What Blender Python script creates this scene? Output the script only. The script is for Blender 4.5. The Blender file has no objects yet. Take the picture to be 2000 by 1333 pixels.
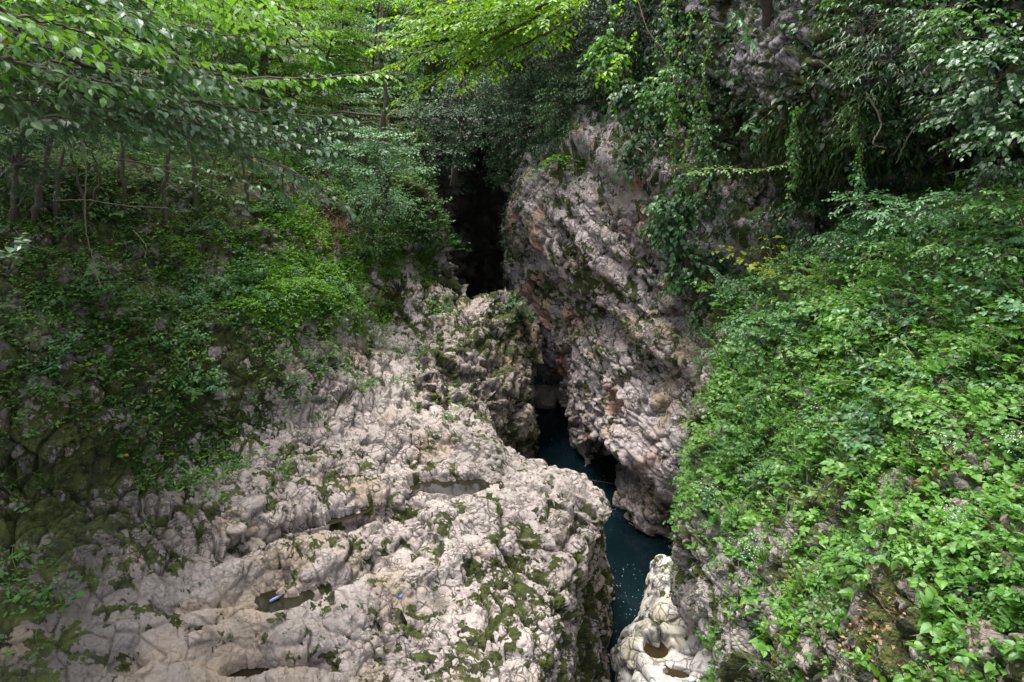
import bpy, math
import numpy as np
R = math.radians
SC = bpy.context.scene
COL = SC.collection

# ------------------------------------------------------------------ camera, sky, sun, exposure
CAMZ, PITCH, FPX = 14.0, R(22.0), 1444.0
cam = bpy.data.objects.new('camera', bpy.data.cameras.new('camera'))
COL.objects.link(cam)
cam.location = (0, 0, CAMZ)
cam.rotation_euler = (R(90) - PITCH, 0, 0)
cam.data.sensor_width = 36.0
cam.data.lens = 26.0
cam.data.clip_start = 0.1
cam.data.clip_end = 600
SC.camera = cam

SUN_EL, SUN_AZ = R(70), R(-35)          # azimuth measured from +Y towards +X
world = bpy.data.worlds.new('World'); SC.world = world
world.use_nodes = True
nt = world.node_tree; nt.nodes.clear()
sky = nt.nodes.new('ShaderNodeTexSky'); sky.sky_type = 'NISHITA'
sky.sun_disc = False; sky.sun_elevation = SUN_EL; sky.sun_rotation = SUN_AZ
sky.dust_density = 4.0; sky.air_density = 1.0
hs = nt.nodes.new('ShaderNodeHueSaturation'); hs.inputs['Saturation'].default_value = 0.35
bg = nt.nodes.new('ShaderNodeBackground'); bg.inputs['Strength'].default_value = 0.15
wo = nt.nodes.new('ShaderNodeOutputWorld')
nt.links.new(sky.outputs[0], hs.inputs['Color']); nt.links.new(hs.outputs[0], bg.inputs[0]); nt.links.new(bg.outputs[0], wo.inputs[0])

sl = bpy.data.lights.new('sun', 'SUN'); sl.energy = 1.5; sl.angle = R(24); sl.color = (1.0, 0.965, 0.91)
so = bpy.data.objects.new('sun', sl); COL.objects.link(so)
sd = np.array([math.cos(SUN_EL) * math.sin(SUN_AZ), math.cos(SUN_EL) * math.cos(SUN_AZ), math.sin(SUN_EL)])
import mathutils
so.rotation_euler = mathutils.Vector(sd).to_track_quat('Z', 'Y').to_euler()
so.location = (10, -10, 40)

SC.view_settings.view_transform = 'Standard'; SC.view_settings.look = 'None'
SC.view_settings.exposure = 1.78; SC.view_settings.gamma = 1.0
SC.render.engine = 'CYCLES'
SC.cycles.max_bounces = 6; SC.cycles.diffuse_bounces = 3; SC.cycles.transmission_bounces = 4
SC.cycles.transparent_max_bounces = 6; SC.cycles.caustics_reflective = False; SC.cycles.caustics_refractive = False
SC.cycles.use_denoising = True

# ------------------------------------------------------------------ helpers: projection
SP, CP = math.sin(PITCH), math.cos(PITCH)
def ray(px, py):
    a = (px - 1000.0) / FPX; b = (667.0 - py) / FPX
    return np.array([a, CP + b * SP, -SP + b * CP])
def Q(px, py, Y):
    r = ray(px, py); t = Y / r[1]
    return np.array([r[0] * t, Y, CAMZ + r[2] * t])
def QZ(px, py, z):
    r = ray(px, py); t = (z - CAMZ) / r[2]
    return np.array([r[0] * t, r[1] * t, z])
def proj(V):
    x, y, z = V[..., 0], V[..., 1], V[..., 2] - CAMZ
    d = np.maximum(y * CP - z * SP, 0.05)
    return 1000 + FPX * x / d, 667 - FPX * (y * SP + z * CP) / d, d
def norm(v):
    return v / np.maximum(np.linalg.norm(v, axis=-1, keepdims=True), 1e-9)

# ------------------------------------------------------------------ helpers: noise
def _h(ix, iy, iz, s):
    with np.errstate(over='ignore'):
        n = (ix.astype(np.uint32) * np.uint32(374761393)) ^ (iy.astype(np.uint32) * np.uint32(668265263)) ^ (iz.astype(np.uint32) * np.uint32(2147483647 - 1023)) ^ np.uint32(s * 7919 + 13)
        n = (n ^ (n >> np.uint32(13))) * np.uint32(1274126177)
        n = (n ^ (n >> np.uint32(15))) * np.uint32(2246822519)
        n ^= n >> np.uint32(16)
    return n
def hf(ix, iy, iz, s):
    return _h(ix, iy, iz, s).astype(np.float32) / np.float32(4294967295.0)
def vnoise(p, s=0):
    p = p.astype(np.float32); i = np.floor(p).astype(np.int32); f = p - i; f = f * f * (3 - 2 * f)
    out = 0
    for dx in (0, 1):
        wx = f[:, 0] if dx else 1 - f[:, 0]
        for dy in (0, 1):
            wy = f[:, 1] if dy else 1 - f[:, 1]
            for dz in (0, 1):
                wz = f[:, 2] if dz else 1 - f[:, 2]
                out = out + wx * wy * wz * hf(i[:, 0] + dx, i[:, 1] + dy, i[:, 2] + dz, s)
    return out * 2 - 1
def fbm(p, s=0, o=4, g=0.5):
    a, r, t = 1.0, 0, 0
    for k in range(o):
        r = r + a * vnoise(p * (2.03 ** k) + 17.3 * k, s + k); t += a; a *= g
    return r / t
def voro(p, s=0):
    p = p.astype(np.float32); i = np.floor(p).astype(np.int32)
    n = len(p); TX = np.zeros(n, np.float32); F1 = np.full(n, 9, np.float32); F2 = np.full(n, 9, np.float32); ID = np.zeros(n, np.float32)
    for dx in (-1, 0, 1):
        for dy in (-1, 0, 1):
            for dz in (-1, 0, 1):
                cx, cy, cz = i[:, 0] + dx, i[:, 1] + dy, i[:, 2] + dz
                h = _h(cx, cy, cz, s)
                qx = cx + (h & np.uint32(1023)).astype(np.float32) / 1023
                qy = cy + ((h >> np.uint32(10)) & np.uint32(1023)).astype(np.float32) / 1023
                qz = cz + ((h >> np.uint32(20)) & np.uint32(1023)).astype(np.float32) / 1023
                d = np.sqrt((qx - p[:, 0]) ** 2 + (qy - p[:, 1]) ** 2 + (qz - p[:, 2]) ** 2)
                m = d < F1
                F2 = np.where(m, F1, np.minimum(F2, d)); F1 = np.where(m, d, F1)
                t = (p[:, 0] - qx) * ((h >> np.uint32(3) & np.uint32(255)).astype(np.float32) / 127.5 - 1) + (p[:, 1] - qy) * ((h >> np.uint32(13) & np.uint32(255)).astype(np.float32) / 127.5 - 1) + (p[:, 2] - qz) * ((h >> np.uint32(23) & np.uint32(255)).astype(np.float32) / 127.5 - 1)
                TX = np.where(m, t, TX)
                ID = np.where(m, (h >> np.uint32(7)).astype(np.float32) % 997 / 997, ID)
    return F1, F2, ID, TX
def sstep(a, b, x):
    t = np.clip((x - a) / (b - a), 0, 1); return t * t * (3 - 2 * t)

def lumps(p, cells, amps, seed=1, warp=0.35, rot=0.6, stretch=(1.0, 0.62, 1.0), dip=0.0, facet=0.8):
    """pillowy, creased limestone relief: height in metres and a crease mask"""
    c, s = math.cos(rot), math.sin(rot)
    q = np.stack([p[:, 0] * c + p[:, 1] * s, -p[:, 0] * s + p[:, 1] * c, p[:, 2]], 1)
    if dip:
        c, s = math.cos(dip), math.sin(dip); q = np.stack([q[:, 0] * c - q[:, 2] * s, q[:, 1], q[:, 0] * s + q[:, 2] * c], 1)
    w = np.stack([fbm(q * 0.9, seed + 50, 3), fbm(q * 0.9 + 31, seed + 60, 3), fbm(q * 0.9 + 77, seed + 70, 3)], 1)
    disp = np.zeros(len(p), np.float32); crack = np.zeros(len(p), np.float32)
    for k, (cell, amp) in enumerate(zip(cells, amps)):
        st = np.array(stretch) if k < 2 else np.sqrt(np.array(stretch))
        qq = (q + w * (warp * cell * 1.6)) / cell * st
        F1, F2, ID, TX = voro(qq, seed + k)
        e = F2 - F1
        mod = 0.45 + 0.9 * sstep(-0.5, 0.6, vnoise(q / cell * 0.33 + 9 * k, seed + 20 + k))
        disp += amp * mod * ((1 - np.exp(-6.0 * e)) * (1 - 0.35 * facet) + facet * 1.5 * TX + (ID - 0.5) * 0.7 - 0.75 + 0.25 * (1 - F1 * F1))
        crack = np.maximum(crack, (1 - sstep(0.0, 0.15, e)) * mod * (0.9, 0.85, 0.7, 0.6)[min(k, 3)])
    return disp, crack

# ------------------------------------------------------------------ helpers: objects
def tag(o, label=None, cat=None, group=None, kind=None):
    if label: o['label'] = label
    if cat: o['category'] = cat
    if group: o['group'] = group
    if kind: o['kind'] = kind
    return o
def empty(name, loc, label=None, cat=None, group=None):
    o = bpy.data.objects.new(name, None); o.empty_display_size = 0.2
    COL.objects.link(o); o.location = [float(v) for v in loc]
    return tag(o, label, cat, group)
def mesh_obj(name, V, F, mat, parent=None, smooth=True, attrs=None, flen=None):
    """V (n,3); F list of arrays (k,3) / (k,4)"""
    me = bpy.data.meshes.new(name)
    V = np.asarray(V, np.float32)
    if parent is not None: V = V - np.array(parent.location, np.float32)
    F = [np.asarray(f, np.int32) for f in F if len(f)]
    nl = sum(f.size for f in F); nf = sum(len(f) for f in F)
    me.vertices.add(len(V)); me.vertices.foreach_set('co', V.ravel())
    me.loops.add(nl); me.loops.foreach_set('vertex_index', np.concatenate([f.ravel() for f in F]))
    tot = np.concatenate([np.full(len(f), f.shape[1], np.int32) for f in F])
    me.polygons.add(nf)
    me.polygons.foreach_set('loop_start', np.concatenate([[0], np.cumsum(tot)[:-1]]).astype(np.int32))
    me.polygons.foreach_set('loop_total', tot)
    me.polygons.foreach_set('use_smooth', np.full(nf, smooth))
    for k, a in (attrs or {}).items():
        at = me.attributes.new(k, 'FLOAT', 'POINT'); at.data.foreach_set('value', np.asarray(a, np.float32).ravel())
    me.update(calc_edges=True)
    me.materials.append(mat)
    o = bpy.data.objects.new(name, me); COL.objects.link(o)
    if parent is not None: o.parent = parent
    return o
def tubes(paths, radii, seg=6):
    """list of (k,3) polylines and (k,) radii -> V, F"""
    VV, FF, n0 = [], [], 0
    for P, r in zip(paths, radii):
        P = np.asarray(P, float); k = len(P); r = np.broadcast_to(np.asarray(r, float), (k,))
        T = norm(np.gradient(P, axis=0))
        ref = np.array([0, 0, 1.0]) if abs(T[0][2]) < 0.9 else np.array([1.0, 0, 0])
        A = norm(np.cross(T, ref)); B = np.cross(T, A)
        an = np.linspace(0, 2 * math.pi, seg, endpoint=False)
        ring = P[:, None] + (A[:, None] * np.cos(an)[None, :, None] + B[:, None] * np.sin(an)[None, :, None]) * r[:, None, None]
        VV.append(ring.reshape(-1, 3))
        i = np.arange(k - 1)[:, None] * seg; j = np.arange(seg)[None]; j2 = (j + 1) % seg
        FF.append(np.stack([i + j, i + j2, i + seg + j2, i + seg + j], -1).reshape(-1, 4) + n0)
        n0 += k * seg
    return np.concatenate(VV), [np.concatenate(FF)]
def curve(pts, n=14, jit=0.0, rng=None):
    pts = np.asarray(pts, float); C = len(pts)
    W = crw(np.linspace(0, C - 1, n), C)
    P = W @ pts
    if jit and rng is not None:
        j = rng.normal(0, jit, P.shape); j[0] = 0; P = P + j
    return P
def crw(t, C):
    """Catmull-Rom weights (n, C)"""
    t = np.asarray(t, float); W = np.zeros((len(t), C))
    i = np.clip(np.floor(t).astype(int), 0, C - 2); f = t - i
    w = [(-f + 2 * f ** 2 - f ** 3) / 2, (2 - 5 * f ** 2 + 3 * f ** 3) / 2, (f + 4 * f ** 2 - 3 * f ** 3) / 2, (-f ** 2 + f ** 3) / 2]
    for k in range(4):
        idx = i - 1 + k
        for n in range(len(t)):
            a = idx[n]
            if a < 0: W[n, 0] += 2 * w[k][n]; W[n, 1] -= w[k][n]
            elif a > C - 1: W[n, C - 1] += 2 * w[k][n]; W[n, C - 2] -= w[k][n]
            else: W[n, a] += w[k][n]
    return W
def dmap(rows):
    return np.array([[float(c) / 9 for c in r.split()[0]] for r in rows])
def sample_map(M, px, py):
    """M has one digit per 100 px of the 2000x1400 picture, centres at 50,150,..."""
    x = np.clip((px - 50) / 100, 0, M.shape[1] - 1.001); y = np.clip((py - 50) / 100, 0, M.shape[0] - 1.001)
    i = np.floor(x).astype(int); j = np.floor(y).astype(int); fx, fy = x - i, y - j
    return (M[j, i] * (1 - fx) + M[j, i + 1] * fx) * (1 - fy) + (M[j + 1, i] * (1 - fx) + M[j + 1, i + 1] * fx) * fy

# ------------------------------------------------------------------ materials
def new_mat(name):
    m = bpy.data.materials.new(name); m.use_nodes = True; t = m.node_tree; t.nodes.clear()
    return m, t, (lambda ty, **kw: _n(t, ty, kw)), (lambda a, b: t.links.new(a, b))
def _n(t, ty, kw):
    n = t.nodes.new('ShaderNode' + ty)
    for k, v in kw.items():
        if k in n.inputs: n.inputs[k].default_value = v
        else: setattr(n, k, v)
    return n
def M_(t, L, op, a, b=None, c=None, clamp=False):
    n = t.nodes.new('ShaderNodeMath'); n.operation = op; n.use_clamp = clamp
    for i, v in enumerate((a, b, c)):
        if v is None: continue
        if isinstance(v, (int, float)): n.inputs[i].default_value = v
        else: L(v, n.inputs[i])
    return n.outputs[0]
def MIX(t, L, f, a, b):
    n = t.nodes.new('ShaderNodeMix'); n.data_type = 'RGBA'
    for s, v in ((n.inputs[0], f), (n.inputs[6], a), (n.inputs[7], b)):
        if isinstance(v, tuple): s.default_value = v + (1,) if len(v) == 3 else v
        elif isinstance(v, (int, float)): s.default_value = v
        else: L(v, s)
    return n.outputs[2]
def RAMP(t, L, f, lo, hi):
    n = t.nodes.new('ShaderNodeMapRange'); n.interpolation_type = 'SMOOTHSTEP'
    L(f, n.inputs[0]); n.inputs[1].default_value = lo; n.inputs[2].default_value = hi
    return n.outputs[0]

def rock_material(name, pale=(0.40, 0.345, 0.315), dark=(0.11, 0.095, 0.085), brown=(0.33, 0.25, 0.17), rust=0.0, crack_scale=5.0, wet=0.0, crackf=1.0, bump=1.0, moss_on=1.0):
    m, t, N, L = new_mat(name)
    geo = N('NewGeometry'); P = geo.outputs['Position']
    at = lambda k: N('Attribute', attribute_name=k).outputs['Fac']
    aM, aP, aC, aB = at('moss'), at('pale'), at('crack'), at('brown')
    wn = N('TexNoise', Scale=1.6, Detail=2.0); L(P, wn.inputs['Vector'])
    wv = N('VectorMath', operation='SCALE'); wv.inputs['Scale'].default_value = 0.45
    sub = N('VectorMath', operation='SUBTRACT'); L(wn.outputs['Color'], sub.inputs[0]); sub.inputs[1].default_value = (0.5, 0.5, 0.5)
    L(sub.outputs[0], wv.inputs[0])
    wp = N('VectorMath', operation='ADD'); L(P, wp.inputs[0]); L(wv.outputs[0], wp.inputs[1])
    mid = N('TexNoise', Scale=3.2, Detail=5.0, Roughness=0.65); L(P, mid.inputs['Vector'])
    fine = N('TexNoise', Scale=22.0, Detail=3.0, Roughness=0.7); L(P, fine.inputs['Vector'])
    f = M_(t, L, 'ADD', aP, M_(t, L, 'MULTIPLY', M_(t, L, 'SUBTRACT', mid.outputs[0], 0.5), 1.0))
    f = M_(t, L, 'ADD', f, M_(t, L, 'MULTIPLY', M_(t, L, 'SUBTRACT', fine.outputs[0], 0.5), 0.5), clamp=True)
    col = MIX(t, L, f, dark, pale)
    col = MIX(t, L, M_(t, L, 'MULTIPLY', aB, 0.75), col, brown)
    if rust:
        col = MIX(t, L, M_(t, L, 'MULTIPLY', at('rust'), rust), col, (0.34, 0.15, 0.08))
    # broken dark cracks
    cr = None; hts = []
    for k, (sc, wd) in enumerate(((crack_scale, 0.085), (crack_scale * 2.1, 0.11))):
        v = N('TexVoronoi', Scale=sc, feature='DISTANCE_TO_EDGE'); L(wp.outputs[0], v.inputs['Vector'])
        line = M_(t, L, 'SUBTRACT', 1.0, RAMP(t, L, v.outputs['Distance'], 0.0, wd))
        nn = N('TexNoise', Scale=sc * 0.45, Detail=2.0); L(P, nn.inputs['Vector'])
        line = M_(t, L, 'MULTIPLY', line, RAMP(t, L, nn.outputs[0], 0.48, 0.57))
        cr = line if cr is None else M_(t, L, 'MAXIMUM', cr, line)
        hts.append(RAMP(t, L, v.outputs['Distance'], 0.0, 0.35))
    gm = RAMP(t, L, mid.outputs[0], 0.40, 0.58)
    crk = M_(t, L, 'MAXIMUM', M_(t, L, 'MULTIPLY', M_(t, L, 'MULTIPLY', cr, at('lines')), crackf), M_(t, L, 'MULTIPLY', aC, gm))
    col = MIX(t, L, M_(t, L, 'MULTIPLY', crk, 0.86), col, (0.055, 0.047, 0.036))
    # moss
    mf = RAMP(t, L, M_(t, L, 'ADD', aM, M_(t, L, 'MULTIPLY', M_(t, L, 'SUBTRACT', fine.outputs[0], 0.5), 0.9)), 0.40, 0.66)
    mf = M_(t, L, 'MULTIPLY', mf, moss_on)
    mcol = MIX(t, L, RAMP(t, L, mid.outputs[0], 0.35, 0.65), (0.022, 0.026, 0.008), (0.065, 0.080, 0.014))
    col = MIX(t, L, mf, col, mcol)
    # relief
    h = M_(t, L, 'MULTIPLY', hts[0], 0.22)
    h = M_(t, L, 'ADD', h, M_(t, L, 'MULTIPLY', hts[1], 0.10))
    h = M_(t, L, 'ADD', h, M_(t, L, 'MULTIPLY', mid.outputs[0], 0.9))
    h = M_(t, L, 'ADD', h, M_(t, L, 'MULTIPLY', fine.outputs[0], 0.36))
    h = M_(t, L, 'SUBTRACT', h, M_(t, L, 'MULTIPLY', crk, 0.25))
    h = M_(t, L, 'ADD', h, M_(t, L, 'MULTIPLY', M_(t, L, 'MULTIPLY', fine.outputs[0], mf), 0.3))
    b = N('Bump', Strength=0.9, Distance=0.10 * bump); L(h, b.inputs['Height'])
    bs = N('BsdfPrincipled', Roughness=0.82 - wet); bs.inputs['Specular IOR Level'].default_value = 0.35
    L(col, bs.inputs['Base Color']); L(b.outputs[0], bs.inputs['Normal'])
    o = N('OutputMaterial'); L(bs.outputs[0], o.inputs[0])
    return m

def soil_material(name, c0=(0.035, 0.028, 0.018), c1=(0.12, 0.09, 0.06)):
    m, t, N, L = new_mat(name)
    P = N('NewGeometry').outputs['Position']
    a = N('TexNoise', Scale=2.5, Detail=8.0, Roughness=0.75); L(P, a.inputs['Vector'])
    v = N('TexVoronoi', Scale=18.0); L(P, v.inputs['Vector'])
    col = MIX(t, L, RAMP(t, L, a.outputs[0], 0.35, 0.68), c0, c1)
    col = MIX(t, L, RAMP(t, L, v.outputs['Distance'], 0.1, 0.6), col, (0.05, 0.045, 0.02))
    b = N('Bump', Strength=0.8, Distance=0.08); L(a.outputs[0], b.inputs['Height'])
    bs = N('BsdfPrincipled', Roughness=0.9); L(col, bs.inputs['Base Color']); L(b.outputs[0], bs.inputs['Normal'])
    o = N('OutputMaterial'); L(bs.outputs[0], o.inputs[0]); return m

def leaf_material(name, c0, c1, trans=0.4, gloss=0.42, spec=0.5):
    m, t, N, L = new_mat(name)
    tone = N('Attribute', attribute_name='tone').outputs['Fac']
    oi = N('ObjectInfo').outputs['Random']
    P = N('NewGeometry').outputs['Position']
    nz = N('TexNoise', Scale=0.7, Detail=2.0); L(P, nz.inputs['Vector'])
    f = M_(t, L, 'ADD', tone, M_(t, L, 'MULTIPLY', M_(t, L, 'SUBTRACT', nz.outputs[0], 0.5), 0.8))
    f = M_(t, L, 'ADD', f, M_(t, L, 'MULTIPLY', M_(t, L, 'SUBTRACT', oi, 0.5), 0.3), clamp=True)
    col = MIX(t, L, f, c0, c1)
    yel = M_(t, L, 'GREATER_THAN', tone, 0.992)
    col = MIX(t, L, yel, col, (0.45, 0.33, 0.03))
    bs = N('BsdfPrincipled', Roughness=gloss); bs.inputs['Specular IOR Level'].default_value = spec
    L(col, bs.inputs['Base Color'])
    tc = N('HueSaturation', Saturation=1.1, Value=1.35); tc.inputs['Hue'].default_value = 0.485; L(col, tc.inputs['Color'])
    tr = N('BsdfTranslucent'); L(tc.outputs[0], tr.inputs[0])
    ms = N('MixShader'); ms.inputs[0].default_value = trans; L(bs.outputs[0], ms.inputs[1]); L(tr.outputs[0], ms.inputs[2])
    o = N('OutputMaterial'); L(ms.outputs[0], o.inputs[0]); return m

def plain(name, col, rough=0.7, noise=0.3, scale=12.0, bump=0.02, **kw):
    m, t, N, L = new_mat(name)
    P = N('NewGeometry').outputs['Position']
    a = N('TexNoise', Scale=scale, Detail=5.0); L(P, a.inputs['Vector'])
    c = MIX(t, L, a.outputs[0], tuple(v * (1 - noise) for v in col), tuple(min(1, v * (1 + noise)) for v in col))
    b = N('Bump', Strength=0.6, Distance=bump); L(a.outputs[0], b.inputs['Height'])
    bs = N('BsdfPrincipled', Roughness=rough)
    for k, v in kw.items(): bs.inputs[k.replace('_', ' ')].default_value = v
    L(c, bs.inputs['Base Color']); L(b.outputs[0], bs.inputs['Normal'])
    o = N('OutputMaterial'); L(bs.outputs[0], o.inputs[0]); return m

def water_material(name, deep, rough=0.04, wave=0.006, scale=5.0):
    m, t, N, L = new_mat(name)
    P = N('NewGeometry').outputs['Position']
    a = N('TexNoise', Scale=scale, Detail=3.0, Roughness=0.55); L(P, a.inputs['Vector'])
    c = N('TexNoise', Scale=0.35, Detail=3.0); L(P, c.inputs['Vector'])
    col = MIX(t, L, RAMP(t, L, c.outputs[0], 0.35, 0.65), tuple(v * 0.75 for v in deep), tuple(v * 1.35 for v in deep))
    b = N('Bump', Strength=0.5, Distance=wave); L(a.outputs[0], b.inputs['Height'])
    bs = N('BsdfPrincipled', Roughness=rough, IOR=1.33); L(col, bs.inputs['Base Color']); L(b.outputs[0], bs.inputs['Normal'])
    o = N('OutputMaterial'); L(bs.outputs[0], o.inputs[0]); return m

M_LEDGE = rock_material('pale limestone', crack_scale=3.4)
M_OUT = rock_material('weathered limestone', pale=(0.34, 0.29, 0.25), brown=(0.33, 0.24, 0.16), crack_scale=4.5)
M_BUT = rock_material('grey pink limestone', pale=(0.46, 0.395, 0.385), dark=(0.16, 0.135, 0.13), brown=(0.30, 0.22, 0.13), rust=0.6, crack_scale=3.2)
M_BLD = rock_material('washed limestone', pale=(0.52, 0.49, 0.46), dark=(0.26, 0.23, 0.20), brown=(0.40, 0.34, 0.20), crack_scale=2.2, crackf=0.9, bump=0.55)
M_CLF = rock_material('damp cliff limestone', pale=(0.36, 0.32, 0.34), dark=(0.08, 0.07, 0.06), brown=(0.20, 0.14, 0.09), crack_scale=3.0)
M_SLO = rock_material('rocky slope', pale=(0.38, 0.34, 0.31), dark=(0.07, 0.06, 0.045), brown=(0.18, 0.13, 0.08), crack_scale=5.0)
M_SOIL = soil_material('forest soil')
M_WATER = water_material('teal river water', (0.003, 0.009, 0.011))
M_POOL = water_material('brown pool water', (0.034, 0.023, 0.010), wave=0.001)
M_POOLD = water_material('dark pool water', (0.022, 0.019, 0.011), wave=0.001)
M_BARK = plain('dark bark', (0.075, 0.058, 0.042), 0.85, 0.5, 9, 0.03)
M_BARKL = plain('grey bark', (0.17, 0.14, 0.10), 0.85, 0.4, 12, 0.02)
M_TWIG = plain('dry vine', (0.13, 0.105, 0.07), 0.8, 0.35, 20, 0.005)
M_DRY = leaf_material('dead leaves', (0.16, 0.09, 0.04), (0.36, 0.22, 0.12), 0.15, 0.7)
M_STRAW = leaf_material('dry straw', (0.14, 0.11, 0.06), (0.30, 0.25, 0.15), 0.2, 0.7)
M_PETAL = plain('white petals', (0.72, 0.74, 0.66), 0.6, 0.1)
LM = dict(
    mid=leaf_material('mid green leaves', (0.026, 0.090, 0.018), (0.085, 0.220, 0.034)),
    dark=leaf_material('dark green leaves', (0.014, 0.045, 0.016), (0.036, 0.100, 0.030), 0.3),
    lime=leaf_material('lime green leaves', (0.105, 0.270, 0.018), (0.210, 0.400, 0.035), 0.5),
    blue=leaf_material('bluish green leaves', (0.036, 0.115, 0.042), (0.095, 0.230, 0.080), 0.35),
    gloss=leaf_material('glossy green leaves', (0.026, 0.085, 0.024), (0.060, 0.160, 0.035), 0.3, 0.46, 1.0),
    bright=leaf_material('bright green leaves', (0.060, 0.180, 0.024), (0.165, 0.350, 0.055), 0.45),
    yellow=leaf_material('yellow green leaves', (0.16, 0.24, 0.012), (0.30, 0.36, 0.02), 0.5),
    grass=leaf_material('grass blades', (0.050, 0.120, 0.020), (0.120, 0.210, 0.050), 0.3, 0.5),
    moss=leaf_material('mossy fern', (0.028, 0.060, 0.010), (0.070, 0.110, 0.018), 0.3, 0.6),
)

# ------------------------------------------------------------------ leaves
# (x, y, z) outlines of one leaf, length 1, with a fold along the midrib
LEAF_SHAPES = {
    'heart': (np.array([[0, 0, 0], [-.34, -.02, .05], [-.44, .28, .08], [-.24, .68, .03], [0, 1, -.10], [.24, .68, .03], [.44, .28, .08], [.34, -.02, .05], [0, .4, 0]]),
              np.array([[0, 8, 2, 1], [8, 4, 3, 2], [0, 7, 6, 8], [8, 6, 5, 4]])),
    'oval': (np.array([[0, 0, 0], [-.27, .28, .07], [-.25, .62, .05], [0, 1, -.08], [.25, .62, .05], [.27, .28, .07], [0, .45, 0]]),
             np.array([[0, 6, 2, 1], [0, 5, 4, 6]]), np.array([[6, 3, 2], [6, 4, 3]])),
    'lance': (np.array([[0, 0, 0], [-.14, .4, .04], [0, 1, -.15], [.14, .4, .04], [0, .45, 0]]),
              np.array([[0, 4, 2, 1], [0, 3, 2, 4]])),
    'diamond': (np.array([[0, 0, 0], [-.30, .45, .06], [0, 1, -.05], [.30, .45, .06]]), np.array([[0, 3, 2, 1]])),
    'blade': (np.array([[-.02, 0, 0], [-.022, .5, .12], [0, 1, 0], [.022, .5, .12], [.02, 0, 0]]), np.array([[0, 4, 3, 1]]), np.array([[1, 3, 2]])),
}
class Leaves:
    def __init__(s): s.P, s.D, s.N, s.S, s.T = [], [], [], [], []
    def add(s, P, D, N, S, T):
        s.P.append(P); s.D.append(D); s.N.append(N); s.S.append(S); s.T.append(T)
    def count(s): return sum(len(p) for p in s.P)
    def build(s, name, mat, shape='oval', parent=None):
        P = np.concatenate(s.P); D = norm(np.concatenate(s.D)); N = np.concatenate(s.N); S = np.concatenate(s.S); T = np.concatenate(s.T)
        sd = norm(np.cross(D, N)); N = np.cross(sd, D)
        sh = LEAF_SHAPES[shape]; tv = sh[0]
        V = P[:, None] + S[:, None, None] * (tv[None, :, 0:1] * sd[:, None] + tv[None, :, 1:2] * D[:, None] + tv[None, :, 2:3] * N[:, None])
        k = len(tv); off = (np.arange(len(P)) * k)[:, None, None]
        F = [(f[None] + off).reshape(-1, f.shape[1]) for f in sh[1:]]
        return mesh_obj(name, V.reshape(-1, 3), F, mat, parent, False, {'tone': np.repeat(T, k)})

def twig_leaves(LB, rng, p, d, L, leaf, tone, space=0.62, droop=0.25, up=1.0, side=0.85, hang=0.25, nz=0.35, taper=0.35, t0=0.12):
    """vectorised: leaves alternate along many twigs.  p,d (n,3)  L,leaf,tone (n,)"""
    n = len(p); L = np.broadcast_to(L, (n,)).astype(float); leaf = np.broadcast_to(leaf, (n,)).astype(float); tone = np.broadcast_to(tone, (n,)).astype(float)
    d = norm(d); k = np.maximum(2, np.ceil(L * (1 - t0) / (leaf * space)).astype(int))
    idx = np.repeat(np.arange(n), k); st = np.concatenate([[0], np.cumsum(k)[:-1]]); j = np.arange(len(idx)) - st[idx]
    t = t0 + (1 - t0) * (j + 0.5) / k[idx]
    upv = np.array([0, 0, 1.0])
    sd = np.cross(d, upv); bad = np.linalg.norm(sd, axis=1) < 0.35
    if bad.any():
        an = rng.uniform(0, 6.283, bad.sum()); sd[bad] = np.stack([np.cos(an), np.sin(an), 0 * an], 1)
    sd = norm(sd)
    pos = p[idx] + d[idx] * (t * L[idx])[:, None]; pos[:, 2] -= droop * L[idx] * t * t
    sg = np.where(j % 2 == 0, 1.0, -1.0) * side * (1 - 0.55 * t ** 3)
    m = len(idx)
    D = d[idx] * 0.62 + sd[idx] * sg[:, None] + rng.normal(0, 0.16, (m, 3)); D[:, 2] -= hang + droop * t
    Nn = upv * up + rng.normal(0, nz, (m, 3)) + sd[idx] * (sg * 0.15)[:, None]
    # a steep twig turns its leaves outwards
    Nn += d[idx] * 0.2
    S = leaf[idx] * rng.uniform(0.65, 1.15, m) * (1 - taper * t ** 2)
    LB.add(pos, D, Nn, S, np.clip(tone[idx] + rng.normal(0, 0.16, m), 0, 0.99) + (rng.random(m) > 0.997) * 0.5)
def twig_stems(p, d, L, r, droop, k=4):
    d = norm(d); L = np.broadcast_to(L, (len(p),)); t = np.linspace(0, 1, k)
    P = p[:, None] + d[:, None] * (t[None] * L[:, None])[..., None]
    P[..., 2] -= droop * L[:, None] * t[None] ** 2
    return list(P), [np.linspace(r, r * 0.35, k)] * len(p)

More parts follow.
